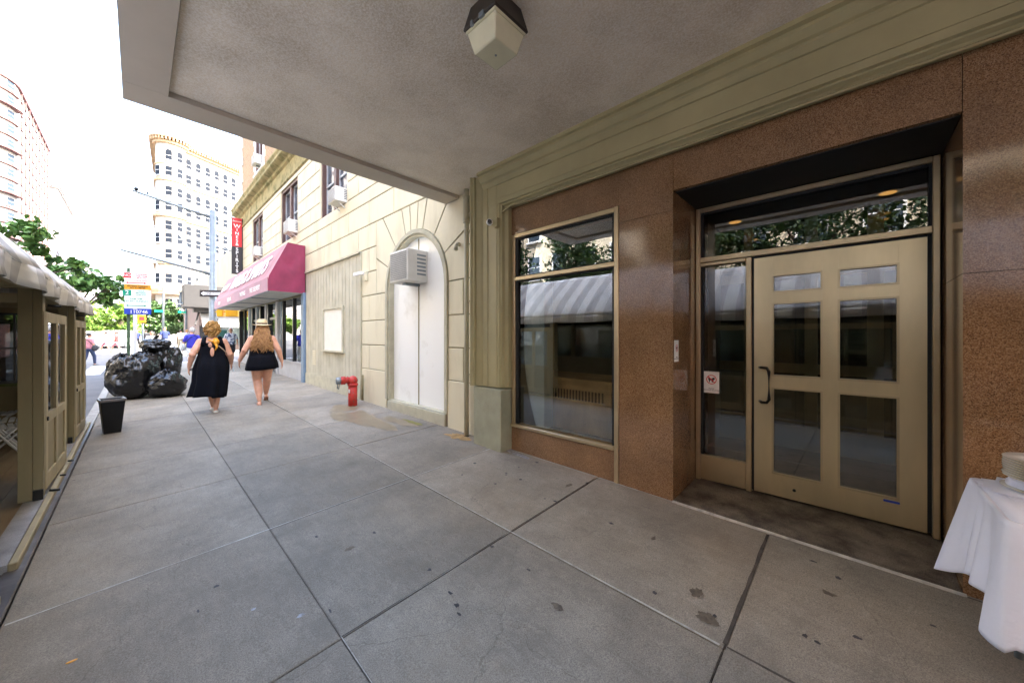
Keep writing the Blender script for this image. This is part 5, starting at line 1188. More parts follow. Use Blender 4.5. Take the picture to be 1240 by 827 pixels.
def plate(x,y,z,r,label,group='gold rimmed dinner plates stacked on the white table'):
    t=thing('dinner_plate',label,'plate',(x,y,z),0,group=group,local=True)
    b=MB(); b.smooth=True; pr=[(.0,.002),(r*.55,.0),(r*.62,.003),(r*.98,.0165),(r,.018),(r*.985,.0195),(r*.62,.0075),(r*.55,.005),(0,.005)]
    n=40; b.loft([[Vector((max(q,.001)*math.cos(a),max(q,.001)*math.sin(a),h)) for a in [2*math.pi*i/n for i in range(n)]] for q,h in pr]); b.build('plate',M['china'],t,local=True)
    b=MB(); b.smooth=True; b.loft([[Vector((q*math.cos(a),q*math.sin(a),h)) for a in [2*math.pi*i/n for i in range(n)]] for q,h in((r*.999,.0172),(r*1.003,.0182),(r*.999,.0190))],cap=False); b.build('gold_rim',M['gold'],t,local=True)
    return t
ptx,pty=2.78,-.635
p0=plate(ptx,pty,TZ+.012,.135,'bottom plate under the folded napkins on the white table')
base=plate(ptx,pty,TZ+.060,.128,'lowest plate resting directly on the folded napkins')
for i in range(1,9):
    lab='topmost plate of the stack on the white table' if i==8 else 'gold rimmed plate in the middle of the stack on the white table'
    copy_tree(base,label=lab,loc=(ptx+random.uniform(-.003,.003),pty+random.uniform(-.003,.003),TZ+.060+i*.0105))
nk=thing('napkin','folded white napkins sandwiched between the plates','napkin',(ptx,pty,TZ+.03),R(20),local=True)
b=MB(); b.smooth=True
for k in range(5): b.ball((0,0,.004+k*.006),.122-.004*k,.118,.006,28,8,lambda d:1+.06*noise.noise(d*3+Vector((k,0,0))))
b.build('napkin_fold',M['tableclo'],nk,local=True)
nk2=thing('napkin','white napkins with folded corners spread beneath the lowest plate','napkin',(ptx,pty,TZ+.005),R(8),local=True)
b=MB()
for k in range(4):
    a=R(k*23); c,s_=math.cos(a),math.sin(a); pts=[(-.15,-.15),(.15,-.15),(.15,.15),(-.15,.15)]
    b.prism([(x*c-y*s_,x*s_+y*c) for x,y in pts],'z',.001+k*.0022,.0028+k*.0022)
b.build('napkin_fold',M['tableclo'],nk2,local=True)
# ------------------------------------------------------------------ leaf / fallen bits
fl=MB(); fl.ball((-.22,2.72,G(-.2,2.7)+.003),.02,.008,.003,8,5); tag(fl.build('fallen_leaf',M['signorange']),'tiny orange fallen leaf on the grey pavement near the kerb','leaf')
# ------------------------------------------------------------------ trees
def tree(label,x,y,z,trunk_h,crown,leaf,n,size,mt,seed,group=None,tr=.1,cat='tree',lean=(0,0)):
    """crown: list of (dx,dy,dz,r) clumps"""
    t=thing('tree',label,cat,(x,y,z),0,local=True,group=group); random.seed(seed)
    b=MB(); b.smooth=True
    top=Vector((lean[0],lean[1],trunk_h)); b.tube([(0,0,0),(lean[0]*.3,lean[1]*.3,trunk_h*.5),top],[tr,tr*.8,tr*.6],10)
    for cx,cy,cz,r in crown:
        c=Vector((cx,cy,cz)); m_=top.lerp(c,.5)+Vector((random.uniform(-.15,.15),random.uniform(-.15,.15),.12)); b.tube([top-Vector((0,0,.15)),m_,c],[tr*.45,tr*.28,tr*.12],7)
        for _ in range(5):
            d=Vector((random.gauss(0,1),random.gauss(0,1),random.gauss(0,.7))).normalized(); b.tube([c,c+d*r*.5+Vector((0,0,.03)),c+d*r*.95],[tr*.10,tr*.07,tr*.03],5)
    b.build('trunk',M['bark'],t,local=True)
    vs_=[];fs=[]; tot=sum(c[3]**2 for c in crown)
    for cx,cy,cz,r in crown:
        # twig clumps inside each lobe keep gaps between them
        k=max(4,int(n*r*r/tot)); nc=max(4,k//26); cl=[]
        for _ in range(nc):
            d=Vector((random.gauss(0,1),random.gauss(0,1),random.gauss(0,.8))).normalized()*r*random.uniform(.35,1.05); cl.append(Vector((cx,cy,cz))+d)
        for _ in range(k):
            c=random.choice(cl); p=c+Vector((random.gauss(0,1),random.gauss(0,1),random.gauss(0,.7)))*r*.17
            s_=size*random.uniform(.6,1.25); e=Euler((random.gauss(0,.6),random.gauss(0,.6)+.35,random.uniform(0,6.28))).to_matrix()
            q=[e@Vector(v)*s_ for v in((-.5,0,0),(-.15,.32,.05),(.25,.26,.04),(.55,0,-.10),(.25,-.26,.04),(-.15,-.32,.05),(.05,0,-.02))]
            o_=len(vs_); vs_+=[p+v for v in q]; fs+=[(o_,o_+6,o_+1),(o_+1,o_+6,o_+2),(o_+2,o_+6,o_+3),(o_+3,o_+6,o_+4),(o_+4,o_+6,o_+5),(o_+5,o_+6,o_)]
    me=bpy.data.meshes.new('crown'); me.from_pydata(vs_,[],fs); me.materials.append(mt); me.update()
    o=bpy.data.objects.new('crown',me); COL.objects.link(o); o.parent=t; return t
tree('leafy young street tree rising above the near end of the shed awning',-2.0,13,RD(13),2.3,[(-.25,0,3.35,.45),(.25,-.1,3.6,.5),(.75,.2,3.35,.30),(-.7,.2,3.8,.45),(1.05,.4,3.25,.2)],0,1000,.17,M['leaf'],3,'street trees along the kerb',.08)
tree('leafy young street tree spreading over the far end of the shed towards the parking sign',-1.5,18,RD(18),2.2,[(.0,0,3.1,.6),(.55,.1,3.35,.55),(1.05,0,2.95,.5),(1.3,-.2,3.45,.32),(-.5,.1,3.5,.5),(.75,.1,2.7,.3)],0,1350,.19,M['leaf'],4,'street trees along the kerb',.08)
GT='trees on the avenue median'
for i,(x,y,h,mt,lab) in enumerate([(-4.2,58,4.6,'leafy','bright yellow-green tree on the median behind the white cars, left of the others'),(-1.4,62,4.9,'leafy','bright yellow-green tree on the median directly behind the parking sign'),(1.6,66,5.6,'leafd','darker green median tree between the parking sign and the pale tower'),(-7.6,60,4.6,'leafy','pale green median tree low beyond the end of the shed'),(4.2,74,5.4,'leafd','dark median tree at the foot of the pale corner tower')]):
    c=[]; random.seed(20+i)
    for _ in range(9): a=random.uniform(0,6.28); r=random.uniform(.2,1.7); c.append((r*math.cos(a),r*math.sin(a),h*random.uniform(.45,.88),random.uniform(.8,1.25)))
    tree(lab,x,y,RD(60),h*.45,c,0,3600,.38,M[mt],30+i,GT,.16)
for i,(x,y) in enumerate([(-9.5,-4.5),(-10.2,.8),(-9.4,5.6),(-10.0,10.8),(-9.6,16.5)]):
    c=[]; random.seed(50+i)
    for _ in range(13): a=random.uniform(0,6.28); r=random.uniform(.2,2.3); c.append((r*math.cos(a),r*math.sin(a),random.uniform(3.0,7.0),random.uniform(.9,1.4)))
    tree('median tree opposite the storefront, '+['southmost of the row','second of the row, facing the door','third of the row, facing the shop window','fourth of the row','northmost of the row'][i],x,y,RD(y),2.8,c,0,8500,.19,M['leafd'],60+i,'median trees opposite the storefront',.15)
# ------------------------------------------------------------------ traffic post and its fittings
TP=thing('traffic_pole','galvanised traffic pole with two long mast arms at the street corner','traffic pole',(2.55,22.4,G(2.5,22)))
b=MB(); b.smooth=True; gx,gy=2.50,22.4; z0=G(gx,gy)
b.tube([(gx,gy,z0),(gx,gy,z0+.5),(gx,gy,6.1)],[.16,.15,.125],16); b.build('pole',M['galv'],TP)
b=MB(); b.smooth=True; b.tube([(gx,gy,5.75),(gx-1.2,gy+.2,6.05),(gx-2.65,gy+.4,6.40)],[.075,.06,.045],10); b.build('mast_arm',M['galv'],TP)
b=MB(); b.smooth=True; b.tube([(gx,gy,3.0),(gx-1.4,gy+.1,3.35),(gx-3.0,gy+.2,3.72)],[.07,.055,.045],10); b.build('mast_arm',M['galv'],TP)
b=MB(); b.smooth=True; b.tube([(gx-.35,gy,4.42),(gx+.8,gy,4.28)],.03,8); b.build('cross_arm',M['galv'],TP)
b=MB(); b.smooth=True; b.ball((gx-2.55,gy+.38,6.50),.08,nu=12,nv=8); b.ball((gx-2.2,gy+.33,6.40),.05,nu=10,nv=8); b.build('sensor',M['blackmetal'],TP)
b=MB(); b.box(gx+.16,gx+.52,gy-.25,gy+.1,-.35,.35); b.build('control_box',mat('dark_green_box',(.02,.09,.07),.5,.1,5),TP,bevel=.02)
b=MB(); b.box(gx+.16,gx+.20,gy-.10,gy,-.1,.9); b.build('conduit',M['galv'],TP)
xr2=Vector((.80,-.6,0)).normalized(); n2=xr2.cross(Vector((0,0,1)))
OW=thing('one_way_sign','black ONE WAY arrow sign on the corner traffic pole','sign',(gx-.1,gy-.2,1.9))
c=Vector((gx-.10,gy-.22,2.07)); b=MB(); b.obox(c,xr2,(0,0,1),n2,.46,.155,.005); b.build('plate',M['signblack'],OW)
b=MB(); P=lambda a,q:c+xr2*a+Vector((0,0,q))+n2*.0065
b.add([P(-.42,0),P(-.28,.11),P(-.28,.065),P(.40,.065),P(.40,-.065),P(-.28,-.065),P(-.28,-.11)],[(0,1,6),(2,3,4,5)]); b.build('arrow',M['signwhite'],OW)
text_part('lettering','ONE WAY',M['signblack'],OW,basis(c+xr2*.06+n2*.008,xr2,(0,0,1)),.12,.0006,bold=.002)
for lab,dx,w_,y_ in(('left yellow pedestrian signal housing on the corner pole',.36,.14,.0),('right wider yellow pedestrian signal housing on the corner pole',.87,.27,.0)):
    PS=thing('pedestrian_signal',lab,'traffic signal',(gx+dx,gy,.95)); c=Vector((gx,gy,1.22))+xr2*dx+Vector((0,0,0)); b=MB(); b.obox(c,xr2,(0,0,1),n2,w_,.24,.12); b.build('housing',M['yellow'],PS,bevel=.03)
    b=MB(); b.obox(c+Vector((0,0,.10)),xr2,(0,0,1),n2,w_*.9,.008,.125); b.obox(c-Vector((0,0,.10)),xr2,(0,0,1),n2,w_*.9,.008,.125); b.obox(c-xr2*(w_+.05),xr2,(0,0,1),n2,.05,.03,.03); b.build('ridge',M['yellow'],PS)
FS=thing('traffic_signal','small yellow signal on a post across the side street beside the parking sign','traffic signal',(.22,35,RD(35)))
b=MB(); b.tube([(.22,35,RD(35)+.15),(.22,35,1.9)],.06,10); b.build('post',M['galv'],FS,smooth=True)
b=MB(); b.box(-.02,.38,34.7,34.9,.95,1.5); b.build('housing',M['yellow'],FS,bevel=.03); b=MB(); b.box(.06,.30,34.68,34.699,1.12,1.36); b.build('lens',M['redc'],FS)
for lab,x,y,h in(('thin grey street lamp post in front of the pale tower, left one',1.65,47,8),('tall grey street lamp post near the grey store canopy, right one',3.25,47,11)):
    LP=thing('street_lamp',lab,'street lamp',(x,y,RD(40)+.15)); b=MB(); b.smooth=True; b.tube([(x,y,RD(40)),(x,y,h-2),(x-.5,y,h-1.1),(x-2.2,y,h-.7)],[.10,.07,.05,.035],10); b.build('post',M['galv'],LP)
    b=MB(); b.box(x-2.7,x-2.2,y-.12,y+.12,h-.80,h-.66); b.build('lamp_head',M['galv'],LP,bevel=.03)
    b=MB(); b.box(x-.6,x-.0,y-.13,y-.11,2.3,2.5) ; b.build('street_name_plate',M['signgreen'],LP)
# ------------------------------------------------------------------ median, with shrubs added to block a bright strip reflected in the glass
random.seed(77); hd=MB(); hd.smooth=True
def fnh(p): return 1
yy_=-14
vs_=[];fs_=[]
for k in range(16000):
    y=random.uniform(-14,26); x=-8.2+random.uniform(-.7,.7); z=RD(y)+.15+random.random()**.6*(1.15+.25*math.sin(y*1.1))*(1-abs(x+8.2)*.35)
    e=Euler((random.gauss(0,.8),random.gauss(0,.8),random.uniform(0,6.28))).to_matrix(); o_=len(vs_); s_=random.uniform(.07,.15)
    vs_+=[Vector((x,y,z))+e@Vector(v)*s_ for v in((-.6,0,0),(0,.4,0),(.6,0,0),(0,-.4,0))]; fs_.append((o_,o_+1,o_+2,o_+3))
me=bpy.data.meshes.new('added_median_shrubs'); me.from_pydata(vs_,[],fs_); me.materials.append(M['leafd']); o=bpy.data.objects.new('added_median_shrubs',me); COL.objects.link(o); o['kind']='stuff'; o['label']='low dark green shrubs added on the avenue median opposite the storefront to block a bright reflection'
k=MB(); k.hexa([(-11.5,-60,RD(-40)-.1),(-7.3,-60,RD(-40)-.1),(-7.3,27,RD(27)-.1),(-11.5,27,RD(27)-.1),(-11.5,-60,RD(-40)+.12),(-7.3,-60,RD(-40)+.12),(-7.3,27,RD(27)+.15),(-11.5,27,RD(27)+.15)]); struct(k.build('median',M['curb'],bevel=.02))
# ------------------------------------------------------------------ cars
def car(label,x,y,z,rz,col,suv=True,L_=4.7,Wd=1.85,H=1.75,group='cars waiting and parked across the side street'):
    t=thing('parked_car',label,'car',(x,y,z),rz,local=True,group=group)
    mt=mat('car_paint',col,.25,.04,2,coat=.6); h=Wd/2
    lo=[(-L_/2,.45),(-L_/2,.95),(-L_/2+.12,1.05),(L_/2-1.25,1.08),(L_/2-.15,.88),(L_/2,.70),(L_/2,.40),(L_/2-.3,.25),(-L_/2+.2,.25)]
    b=MB(); 
    def sec(pts,yy): return [(px,yy,pz) for px,pz in pts]
    b.loft([[Vector((p[0]*.97,-h,p[1])) for p in lo],[Vector((p[0],-h+.12,p[1]+.01)) for p in lo],[Vector((p[0],h-.12,p[1]+.01)) for p in lo],[Vector((p[0]*.97,h,p[1])) for p in lo]])
    b.build('body',mt,t,local=True,bevel=.03)
    r0=-L_/2+(.12 if suv else .7); cab=[(r0,1.05),(r0+(.25 if suv else .55),H-.03),(r0+.6,H),(.45,H),(1.15,1.07)]
    b=MB(); b.loft([[Vector((p[0],-h+.10,p[1])) if p[1]<1.2 else Vector((p[0],-h+.27,p[1])) for p in cab],[Vector((p[0],h-.10,p[1])) if p[1]<1.2 else Vector((p[0],h-.27,p[1])) for p in cab]]); cb=b.build('cabin',mt,t,local=True,bevel=.03)
    b=MB()
    for sd in(-1,1):
        A=[(r0+.35,1.13),(r0+.5,H-.13),(-.25,H-.11),(-.25,1.13)]; B=[(-.17,1.13),(-.17,H-.11),(.42,H-.11),(.95,1.13)]
        for W_ in(A,B):
            f=lambda px,pz:(px,sd*(h-.10-(pz-1.07)/(H-1.07)*.17+.006),pz); pts=[f(*p) for p in W_]; b.add(pts,[(0,1,2,3)])
    def quad(xa,za,xb,zb,w0,w1,dx):
        b.add([(xa+dx,-w0,za),(xa+dx,w0,za),(xb+dx,w1,zb),(xb+dx,-w1,zb)],[(0,1,2,3)])
    xb=r0+(.25 if suv else .55); quad(r0+.05,1.16,xb-.03,H-.12,h-.22,h-.33,-.012); quad(1.10,1.12,.52,H-.08,h-.2,h-.32,.02)
    b.build('window',M['winglass'],t,local=True)
    for sx in(-1,1):
        for sd in(-1,1):
            cx,cyy=sx*L_*.31,sd*(h-.10); b=MB(); b.smooth=True; b.tube([(cx,cyy-.11,.34),(cx,cyy+.11,.34)],.34,20); wh=b.build('wheel',M['blackc'],t,local=True)
            b=MB(); b.tube([(cx,cyy+sd*.112,.34),(cx,cyy+sd*.118,.34)],.20,14); b.build('rim',M['galv'],wh,local=True)
    for sd in(-1,1):
        b=MB(); b.box(-L_/2-.012,-L_/2+.05,sd*(h-.05),sd*(h-.28),.80,1.02 if not suv else 1.04); b.build('tail_light',M['redc'],t,local=True,bevel=.01)
        b=MB(); b.box(L_/2-.2,L_/2-.01,sd*(h-.06),sd*(h-.42),.66,.80); b.build('headlight',M['signwhite'],t,local=True,bevel=.01)
    b=MB(); b.box(-L_/2-.015,-L_/2+.05,-h+.05,h-.05,.38,.55); b.box(L_/2-.05,L_/2+.015,-h+.05,h-.05,.35,.50); b.build('bumper',M['blackc'],t,local=True,bevel=.02)
    b=MB(); b.box(-L_/2-.02,-L_/2-.001,-.26,.26,.68,.82); b.build('licence_plate',M['signorange'],t,local=True)
    return t
zr=RD(50)
car('white SUV with dark rear window turning beyond the far crosswalk, nearest car',-3.0,56,zr,R(62),(.75,.75,.76))
car('white van-like SUV partly behind the parking sign post',-.9,58.5,zr,R(58),(.70,.70,.70),H=1.9)
car('red car behind the nearest white SUV across the street',-6.5,70,zr,R(80),(.50,.03,.05),suv=False,H=1.45)
car('dark car at the far left end of the avenue beyond the shed',-9.0,74,zr,R(85),(.03,.04,.06),suv=False,H=1.45)
car('silver car farther up the avenue above the white SUV roof',-3.6,84,zr,R(88),(.45,.47,.5),suv=False,H=1.5)
# ------------------------------------------------------------------ store across the side street
CS=thing('corner_store','low corner store across the street with a grey boxed canopy and white awning','building',(8,40,RD(38)+.15))
zf=RD(38)+.15
M['greybox']=mat('grey_fascia',(.045,.042,.04),.6,.08,2); M['whiteawn']=mat('white_awning',(.62,.61,.60),.8,.08,2); M['pinkw']=mat('pinkish_wall',(.22,.16,.145),.8,.1,2)
part('wall',M['pinkw'],lambda b:(b.box(3.4,4.2,38,38.4,zf,2.9),b.box(3.4,3.8,38.4,52,zf,2.9),b.box(14,15,38,38.4,zf,2.9),b.box(4.2,14,38.0,38.4,zf,zf+.45),b.box(3.81,15,51.6,52,zf,2.9)),CS)
part('roof',M['greybox'],lambda b:b.box(3.3,15,37.9,52,2.9,3.1),CS)
part('boxed_canopy',M['greybox'],lambda b:(b.box(2.35,16,36.0,38.2,2.25,3.95),b.box(3.0,16,36.9,38.0,1.95,2.249)),CS,bevel=.02)
part('pipe_rail',M['galv'],lambda b:(b.tube([(4.2,36.4,3.9),(4.2,36.4,4.7),(3.7,36.4,4.75)],.05,8),b.tube([(2.34,36.5,2.5),(2.2,36.5,2.6),(2.2,36.5,3.4)],.09,8)),CS)
part('sloped_awning',M['whiteawn'],lambda b:b.prism([(38.0,2.10),(36.2,.95),(36.2,.78),(36.25,.78),(38.0,1.9)],'x',3.45,16),CS)
part('awning_end',M['greybox'],lambda b:b.prism([(38.0,2.16),(36.1,.98),(36.1,.75),(38.0,.75)],'x',3.25,3.30) if False else b.tube([(3.4,38.0,2.1),(3.0,36.1,.9)],.06,6),CS)
part('column',M['whitec'],lambda b:[b.box(x,x+.25,37.9,38.0,zf,1.2) for x in(4.25,6.6,9.4,12)],CS)
part('dark_doorway',M['blackc'],lambda b:b.box(3.42,3.95,37.95,38.0,zf,.9),CS)
part('shop_window',M['shopglass'],lambda b:b.box(4.5,14,38.1,38.12,zf+.45,2.0),CS)
M['goods']=mat('shop_goods',(.5,.42,.33),.7,.6,2.5,col2=(.05,.07,.06),thr=(.42,.58))
part('display',M['goods'],lambda b:(b.box(4.3,14,39.6,39.7,zf,1.2),b.box(4.3,14,38.4,51,2.5,2.6)),CS)
part('fruit_stand',mat('stand_green',(.06,.13,.06),.7,.3,4),lambda b:(b.box(2.9,3.35,38.5,42,zf,zf+.9)),CS)
# ------------------------------------------------------------------ pale corner tower (rounded bay, belt courses, bracketed cornice)
M['tower']=mat('pale_limestone',(.40,.365,.31),.8,.06,.4); M['tower_br']=mat('orange_limestone',(.38,.25,.14),.8,.12,.6); M['twin']=mat('tower_window',(.018,.022,.03),.6,.3,.3,spec=.05)
M['tower_side']=mat('tan_shaded_brick',(.26,.165,.09),.85,.12,.6)  # orange-tan brick of the left face, with that side's shading put into the colour
TW=thing('corner_tower','tall pale limestone apartment building with rounded corner bay and bracketed cornice','building',(5,110.8,RD(60)))
O_=Vector((5.2,110.8,0)); dv=Vector((.883,.469,0)).normalized(); nv=Vector((dv.y,-dv.x,0)); lv=Vector((.0,1,0)).normalized(); LEN=26; HT=43.0; zb=RD(60)
def TWp(s_,out,z): return O_+dv*s_+nv*out+Vector((0,0,z))
# plan: main facade along dv, rounded bay at the corner
rb=2.6; bc=O_+dv*.6-nv*1.0
def plan(grow=0):
    pts=[]
    for i in range(13):
        a=R(-118)+ (R(150))*i/12   # sweep
    return pts
def plan(grow=0):
    bay=[bc+(nv*math.cos(a)-dv*math.sin(a))*(rb+grow) for a in [R(-35)+R(150)*i/12 for i in range(13)]]
    p=[TWp(LEN,grow,0),TWp(2.3,grow,0)]+bay+[O_+lv*26-dv*(1.6+grow),O_+lv*26+dv*20]
    return [(q.x,q.y) for q in p]
part('wall',M['tower'],lambda b:b.prism(plan(),'z',zb,HT),TW)
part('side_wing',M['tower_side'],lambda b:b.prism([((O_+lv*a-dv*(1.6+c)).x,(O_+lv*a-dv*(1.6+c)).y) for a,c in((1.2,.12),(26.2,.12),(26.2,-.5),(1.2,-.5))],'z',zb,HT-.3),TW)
part('belt_course',M['tower_br'],lambda b:[b.prism(plan(g_),'z',z0,z1) for z0,z1,g_ in((34.6,35.0,.35),(26.6,27.1,.5),(16.1,16.5,.4),(10,10.6,1.0),(5.2,5.6,.4),(38.2,38.4,.15))],TW)
part('cornice',M['tower_br'],lambda b:(b.prism(plan(.5),'z',HT-.2,HT+.3),b.prism(plan(1.1),'z',HT+.9,HT+1.25),b.prism(plan(.25),'z',HT+1.26,HT+1.7)),TW)
def br(b):
    for i in range(44):
        s_=2.4+i*.55; c=TWp(s_,.55,HT+.6); b.obox(c,dv,nv,(0,0,1),.13,.5,.28)
    for i in range(16):
        a=R(-35)+R(150)*i/15; d_=(nv*math.cos(a)-dv*math.sin(a)); b.obox(bc+d_*(rb+.5)+Vector((0,0,HT+.6)),Vector((-d_.y,d_.x,0)),d_,(0,0,1),.13,.5,.28)
part('bracket',M['tower_br'],br,TW)
def winmesh(nm,w_,h,arch_,frame,glassm,par,arch_pts=7):
    b=MB(); pts=[(-w_/2,0),(w_/2,0),(w_/2,h)]
    if arch_: pts+= [(w_/2*math.cos(a),h+w_/2*math.sin(a)) for a in [math.pi*i/arch_pts for i in range(1,arch_pts)]]
    pts.append((-w_/2,h)); o=[(p[0]*1.22,p[1]*1.05-.10) for p in pts]
    b.cur=0
    b.prism(o,'y',-.12,.1); b.cur=1; b.prism(pts,'y',-.14,-.10); b.cur=2; b.box(-w_/2,w_/2,-.16,-.145,h*.5,h*.5+.05); b.box(-w_*.72,w_*.72,-.30,.1,-.28,-.11)
    return b.build(nm,[frame,glassm,M['whitec']],par,local=True)
angn=math.atan2(dv.y,dv.x)
TWo=Vector(TW.location)
wa=winmesh('window',1.1,2.0,False,M['tower'],M['twin'],TW); wb=winmesh('window',1.1,1.7,True,M['tower'],M['twin'],TW)
first={id(wa):True,id(wb):True}
rowsT=[2.0,6.6,12.0,17.6,21.4,24.6-.4,28.2,31.4,35.9,39.2]
def putw(proto,pos,rz):
    if first[id(proto)]: proto.location=pos; proto.rotation_euler=(0,0,rz); first[id(proto)]=False; return proto
    return place(proto,TW,pos,rz)
for ri,z in enumerate([1.2,6.4,12.0,17.4,20.9,24.0-.3,28.0,31.3,35.7,39.2]):
    for ci in range(7):
        s_=3.3+ci*2.05; pr=wb if ri in(1,7,9) or (ri==6 and ci%2) else wa
        putw(pr,TWp(s_,.02,z)-TWo,angn)
    a=R(40); d_=(nv*math.cos(a)-dv*math.sin(a)); putw(wb if ri==9 else wa,bc+d_*(rb+.02)+Vector((0,0,z))-TWo,math.atan2(d_.y,d_.x)+math.pi/2)
    a=R(0); d_=nv; putw(wb if ri==9 else wa,bc+d_*(rb+.02)+Vector((0,0,z))-TWo,angn)
    if ri%2==0:
        a=R(85); d_=(nv*math.cos(a)-dv*math.sin(a)); putw(wa,bc+d_*(rb+.02)+Vector((0,0,z))-TWo,math.atan2(d_.y,d_.x)+math.pi/2)
part('balcony',M['tower_br'],lambda b:(b.prism([( (q-bc.x)*1.0+bc.x, r_) for q,r_ in plan(1.2)],'z',9.4,9.9),b.prism(plan(.9),'z',4.2,4.5)),TW)
# ------------------------------------------------------------------ buildings on the west side of the avenue
M['westwall']=mat('west_pale_stone',(.40,.36,.33),.8,.06,.3); M['westred']=mat('west_red_trim',(.13,.055,.05),.7,.1,1); M['westwin']=mat('west_window',(.04,.055,.075),.5,.4,.25,spec=.1,col2=(.12,.08,.04),thr=(.25,.45))
WB=thing('curved_apartment_block','tall pale apartment block with rounded corner, curved balconies and red trim','building',(-30,175,RD(60)))
fx=-22.0; rr_=9.0
def planW(g=0):
    c=Vector((fx-rr_,152+rr_)); arc=[(c.x+(rr_+g)*math.cos(a),c.y+(rr_+g)*math.sin(a)) for a in [R(-90)+R(90)*i/12 for i in range(13)]]
    return [(-60,152-g)]+arc+[(fx+g,208),(-60,208)]
HW=66.0
part('wall',M['westwall'],lambda b:b.prism(planW(),'z',RD(60),HW),WB)
part('cornice',M['westred'],lambda b:(b.prism(planW(.45),'z',HW,HW+.6)),WB)
part('penthouse',M['westwall'],lambda b:b.box(-60,-26.5,158,196,HW+.6,HW+7),WB)
part('penthouse_cornice',M['westred'],lambda b:b.box(-60,-26.2,157.7,196.3,HW+7,HW+7.4),WB)
def balc(b):
    c=Vector((fx-rr_,152+rr_))
    for k in range(17):
        z=3+k*3.75; g=.5 if k%3 else 1.2
        o_=[(c.x+(rr_+g)*math.cos(a),c.y+(rr_+g)*math.sin(a)) for a in [R(-84)+R(78)*i/12 for i in range(13)]]; i_=[(c.x+(rr_-.2)*math.cos(a),c.y+(rr_-.2)*math.sin(a)) for a in [R(-84)+R(78)*i/12 for i in range(13)]][::-1]
        b.prism(o_+i_,'z',z-.12,z+.02)
part('balcony',M['westred'],balc,WB)
wl=winmesh('window',1.9,1.9,False,M['westwall'],M['westwin'],WB); WBo=Vector(WB.location); first[id(wl)]=True
def putb(proto,par,pos,rz,dic=first):
    if dic.get(id(proto)): proto.location=pos; proto.rotation_euler=(0,0,rz); dic[id(proto)]=False; return
    place(proto,par,pos,rz)
c=Vector((fx-rr_,152+rr_,0))
for k in range(17):
    for a in(R(-72),R(-48),R(-24)):
        d_=Vector((math.cos(a),math.sin(a),0)); putb(wl,WB,c+d_*(rr_+.03)+Vector((0,0,3.9+k*3.75))-WBo,a+math.pi/2)
# small red-edged windows of the long face: one piece of facade pattern per row
def smallw(b):
    for k in range(17):
        for j in range(9):
            y=163+j*5.0+(k%2)*.2; z=3.9+k*3.75; b.box(fx+.0,fx+.42,y,y+.22,z,z+1.9); b.box(fx+.0,fx+.3,y,y+2.0,z-.3,z-.1)
def smallg(b):
    for k in range(17):
        for j in range(9):
            y=163+j*5.0+(k%2)*.2; z=3.9+k*3.75; b.box(fx+.0,fx+.10,y+.23,y+2.0,z,z+1.9)
o=part('window_surrounds',M['westred'],smallw,WB); o['kind']='stuff'; o=part('window_panes',M['westwin'],smallg,WB); o['kind']='stuff'
def block(nm,lab,x0,x1,y0,y1,H,mt,wmt,cols,rws,z0=3,fh=3.7,face='x',frame=None,w_=1.3,h_=1.9,cor=True):
    t=thing(nm,lab,'building',((x0+x1)/2,(y0+y1)/2,RD(y0)))
    part('wall',mt,lambda b:b.box(x0,x1,y0,y1,RD(y0)-.2,H),t)
    if cor: part('cornice',frame or mt,lambda b:(b.box(x0-.5,x1+.5,y0-.5,y1+.5,H,H+.5),b.box(x0-.8,x1+.8,y0-.8,y1+.8,H+.51,H+.9)),t)
    pr=winmesh('window',w_,h_,False,frame or mt,wmt,t); first[id(pr)]=True; to=Vector(t.location)
    for k in range(rws):
        for j in range(cols):
            z=z0+k*fh
            if face=='x': pos=Vector((x1+.02,y0+(y1-y0)*(j+.5)/cols,z)); rz=math.pi/2
            else: pos=Vector((x0+(x1-x0)*(j+.5)/cols,y0-.02,z)); rz=0
            putb(pr,t,pos-to,rz)
    return t
block('apartment_block','narrow building with tall red framed windows between the curved block and the pale one',-40,-20.6,209,216,33,M['westwall'],M['westwin'],3,8,frame=M['westred'],w_=1.5,h_=2.6,cor=False)
block('apartment_block','pale stepped apartment building farther up the avenue left of the trees',-44,-21,217,262,56,M['westwall'],M['westwin'],10,9,z0=18,w_=1.6)
block('apartment_block','lowest pale building at the far end of the avenue',-44,-17,270,330,34,M['westwall'],M['westwin'],9,6,z0=8,w_=1.8)
M['opp1']=mat('opposite_cream',(.40,.35,.27),.8,.08,.5); M['opp2']=mat('opposite_brick_red',(.42,.20,.13),.85,.1,.5)
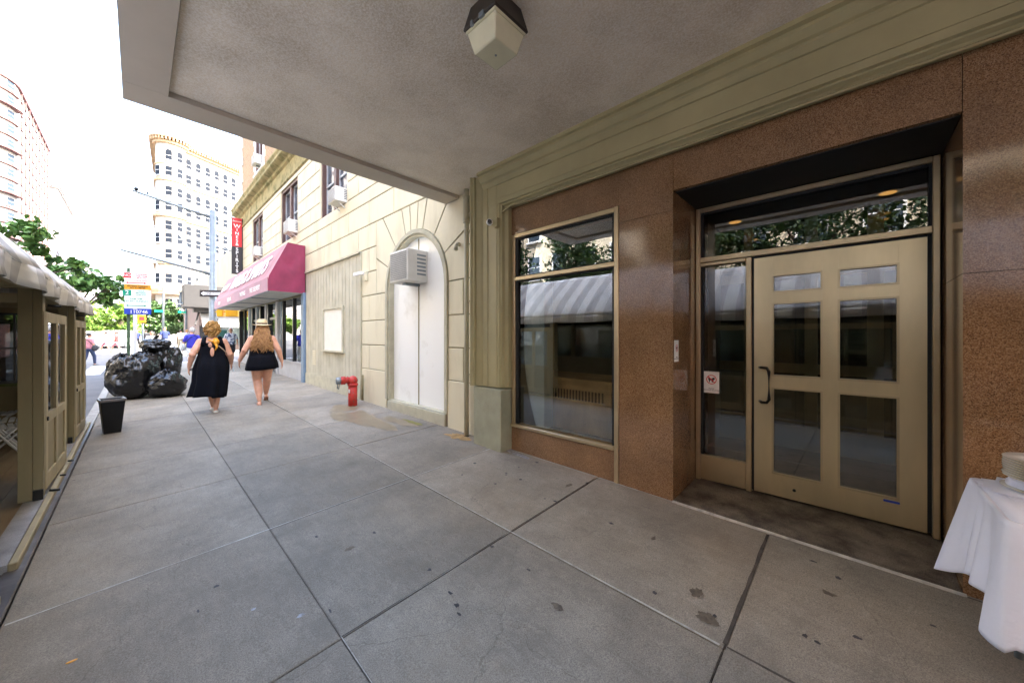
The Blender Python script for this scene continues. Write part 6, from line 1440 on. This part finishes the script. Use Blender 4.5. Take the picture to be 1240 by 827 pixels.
block('opposite_block','ornate cream block facing the storefront across the avenue',-46,-27,-22,30,40,M['opp1'],M['westwin'],14,7,z0=2.5,fh=4.6,frame=M['whitec'],w_=1.7,h_=2.6)
block('opposite_block','red brick block south of the ornate cream one across the avenue',-46,-28,-70,-23.5,32,M['opp2'],M['westwin'],12,6,z0=2.5,fh=4.4,frame=M['whitec'],w_=1.6,h_=2.4)
block('opposite_block','tall cream block north of the ornate one across the avenue',-46,-28,40,100,36,M['opp1'],M['westwin'],14,6,z0=2.5,fh=4.6,frame=M['whitec'],w_=1.7,h_=2.6)
block('east_block','plain block behind the corner store on the east side',8,30,53,100,11,M['opp1'],M['westwin'],8,2,z0=1,frame=M['whitec'],cor=False,face='y')
block('east_block','tall brick block added behind the camera, continuing the storefront row to cut skylight',3.6,22,-150,-36,44,M['opp2'],M['westwin'],10,8,face='y',frame=M['whitec'],cor=False)  # unseen block, added to lower the skylight on the foreground
def explode(o):
    """each loose piece of a part becomes a part of its own"""
    me=o.data; n=len(me.vertices); par=list(range(n))
    def find(i):
        while par[i]!=i: par[i]=par[par[i]]; i=par[i]
        return i
    for e in me.edges: 
        a,b_=find(e.vertices[0]),find(e.vertices[1])
        if a!=b_: par[a]=b_
    isl={}
    for f in me.polygons: isl.setdefault(find(f.vertices[0]),[]).append(f.index)
    if len(isl)<2: return
    first_=True
    for k,fi in isl.items():
        bm=bmesh.new(); bm.from_mesh(me); bm.faces.ensure_lookup_table(); keep=set(fi)
        bmesh.ops.delete(bm,geom=[f for f in bm.faces if f.index not in keep],context='FACES')
        m2=bpy.data.meshes.new(me.name); bm.to_mesh(m2); bm.free()
        for mm in me.materials: m2.materials.append(mm)
        c=o.copy(); c.data=m2; COL.objects.link(c)
    bpy.data.objects.remove(o)
for o in [o for o in bpy.data.objects if o.type=='MESH' and o.name.split('.')[0] in ('front_leg','back_leg','side_panel','end_wall','stall_riser','latch','shop_column','shop_lamp','support_bracket','neon_sign','brick_pier','boxed_canopy','column','wall_panel','clip','street_lamp','pipe_clamp','column','display','pipe_rail')]:
    explode(o)
bpy.context.view_layer.update()
for o in bpy.data.objects:
    if '_o' in o: del o['_o']
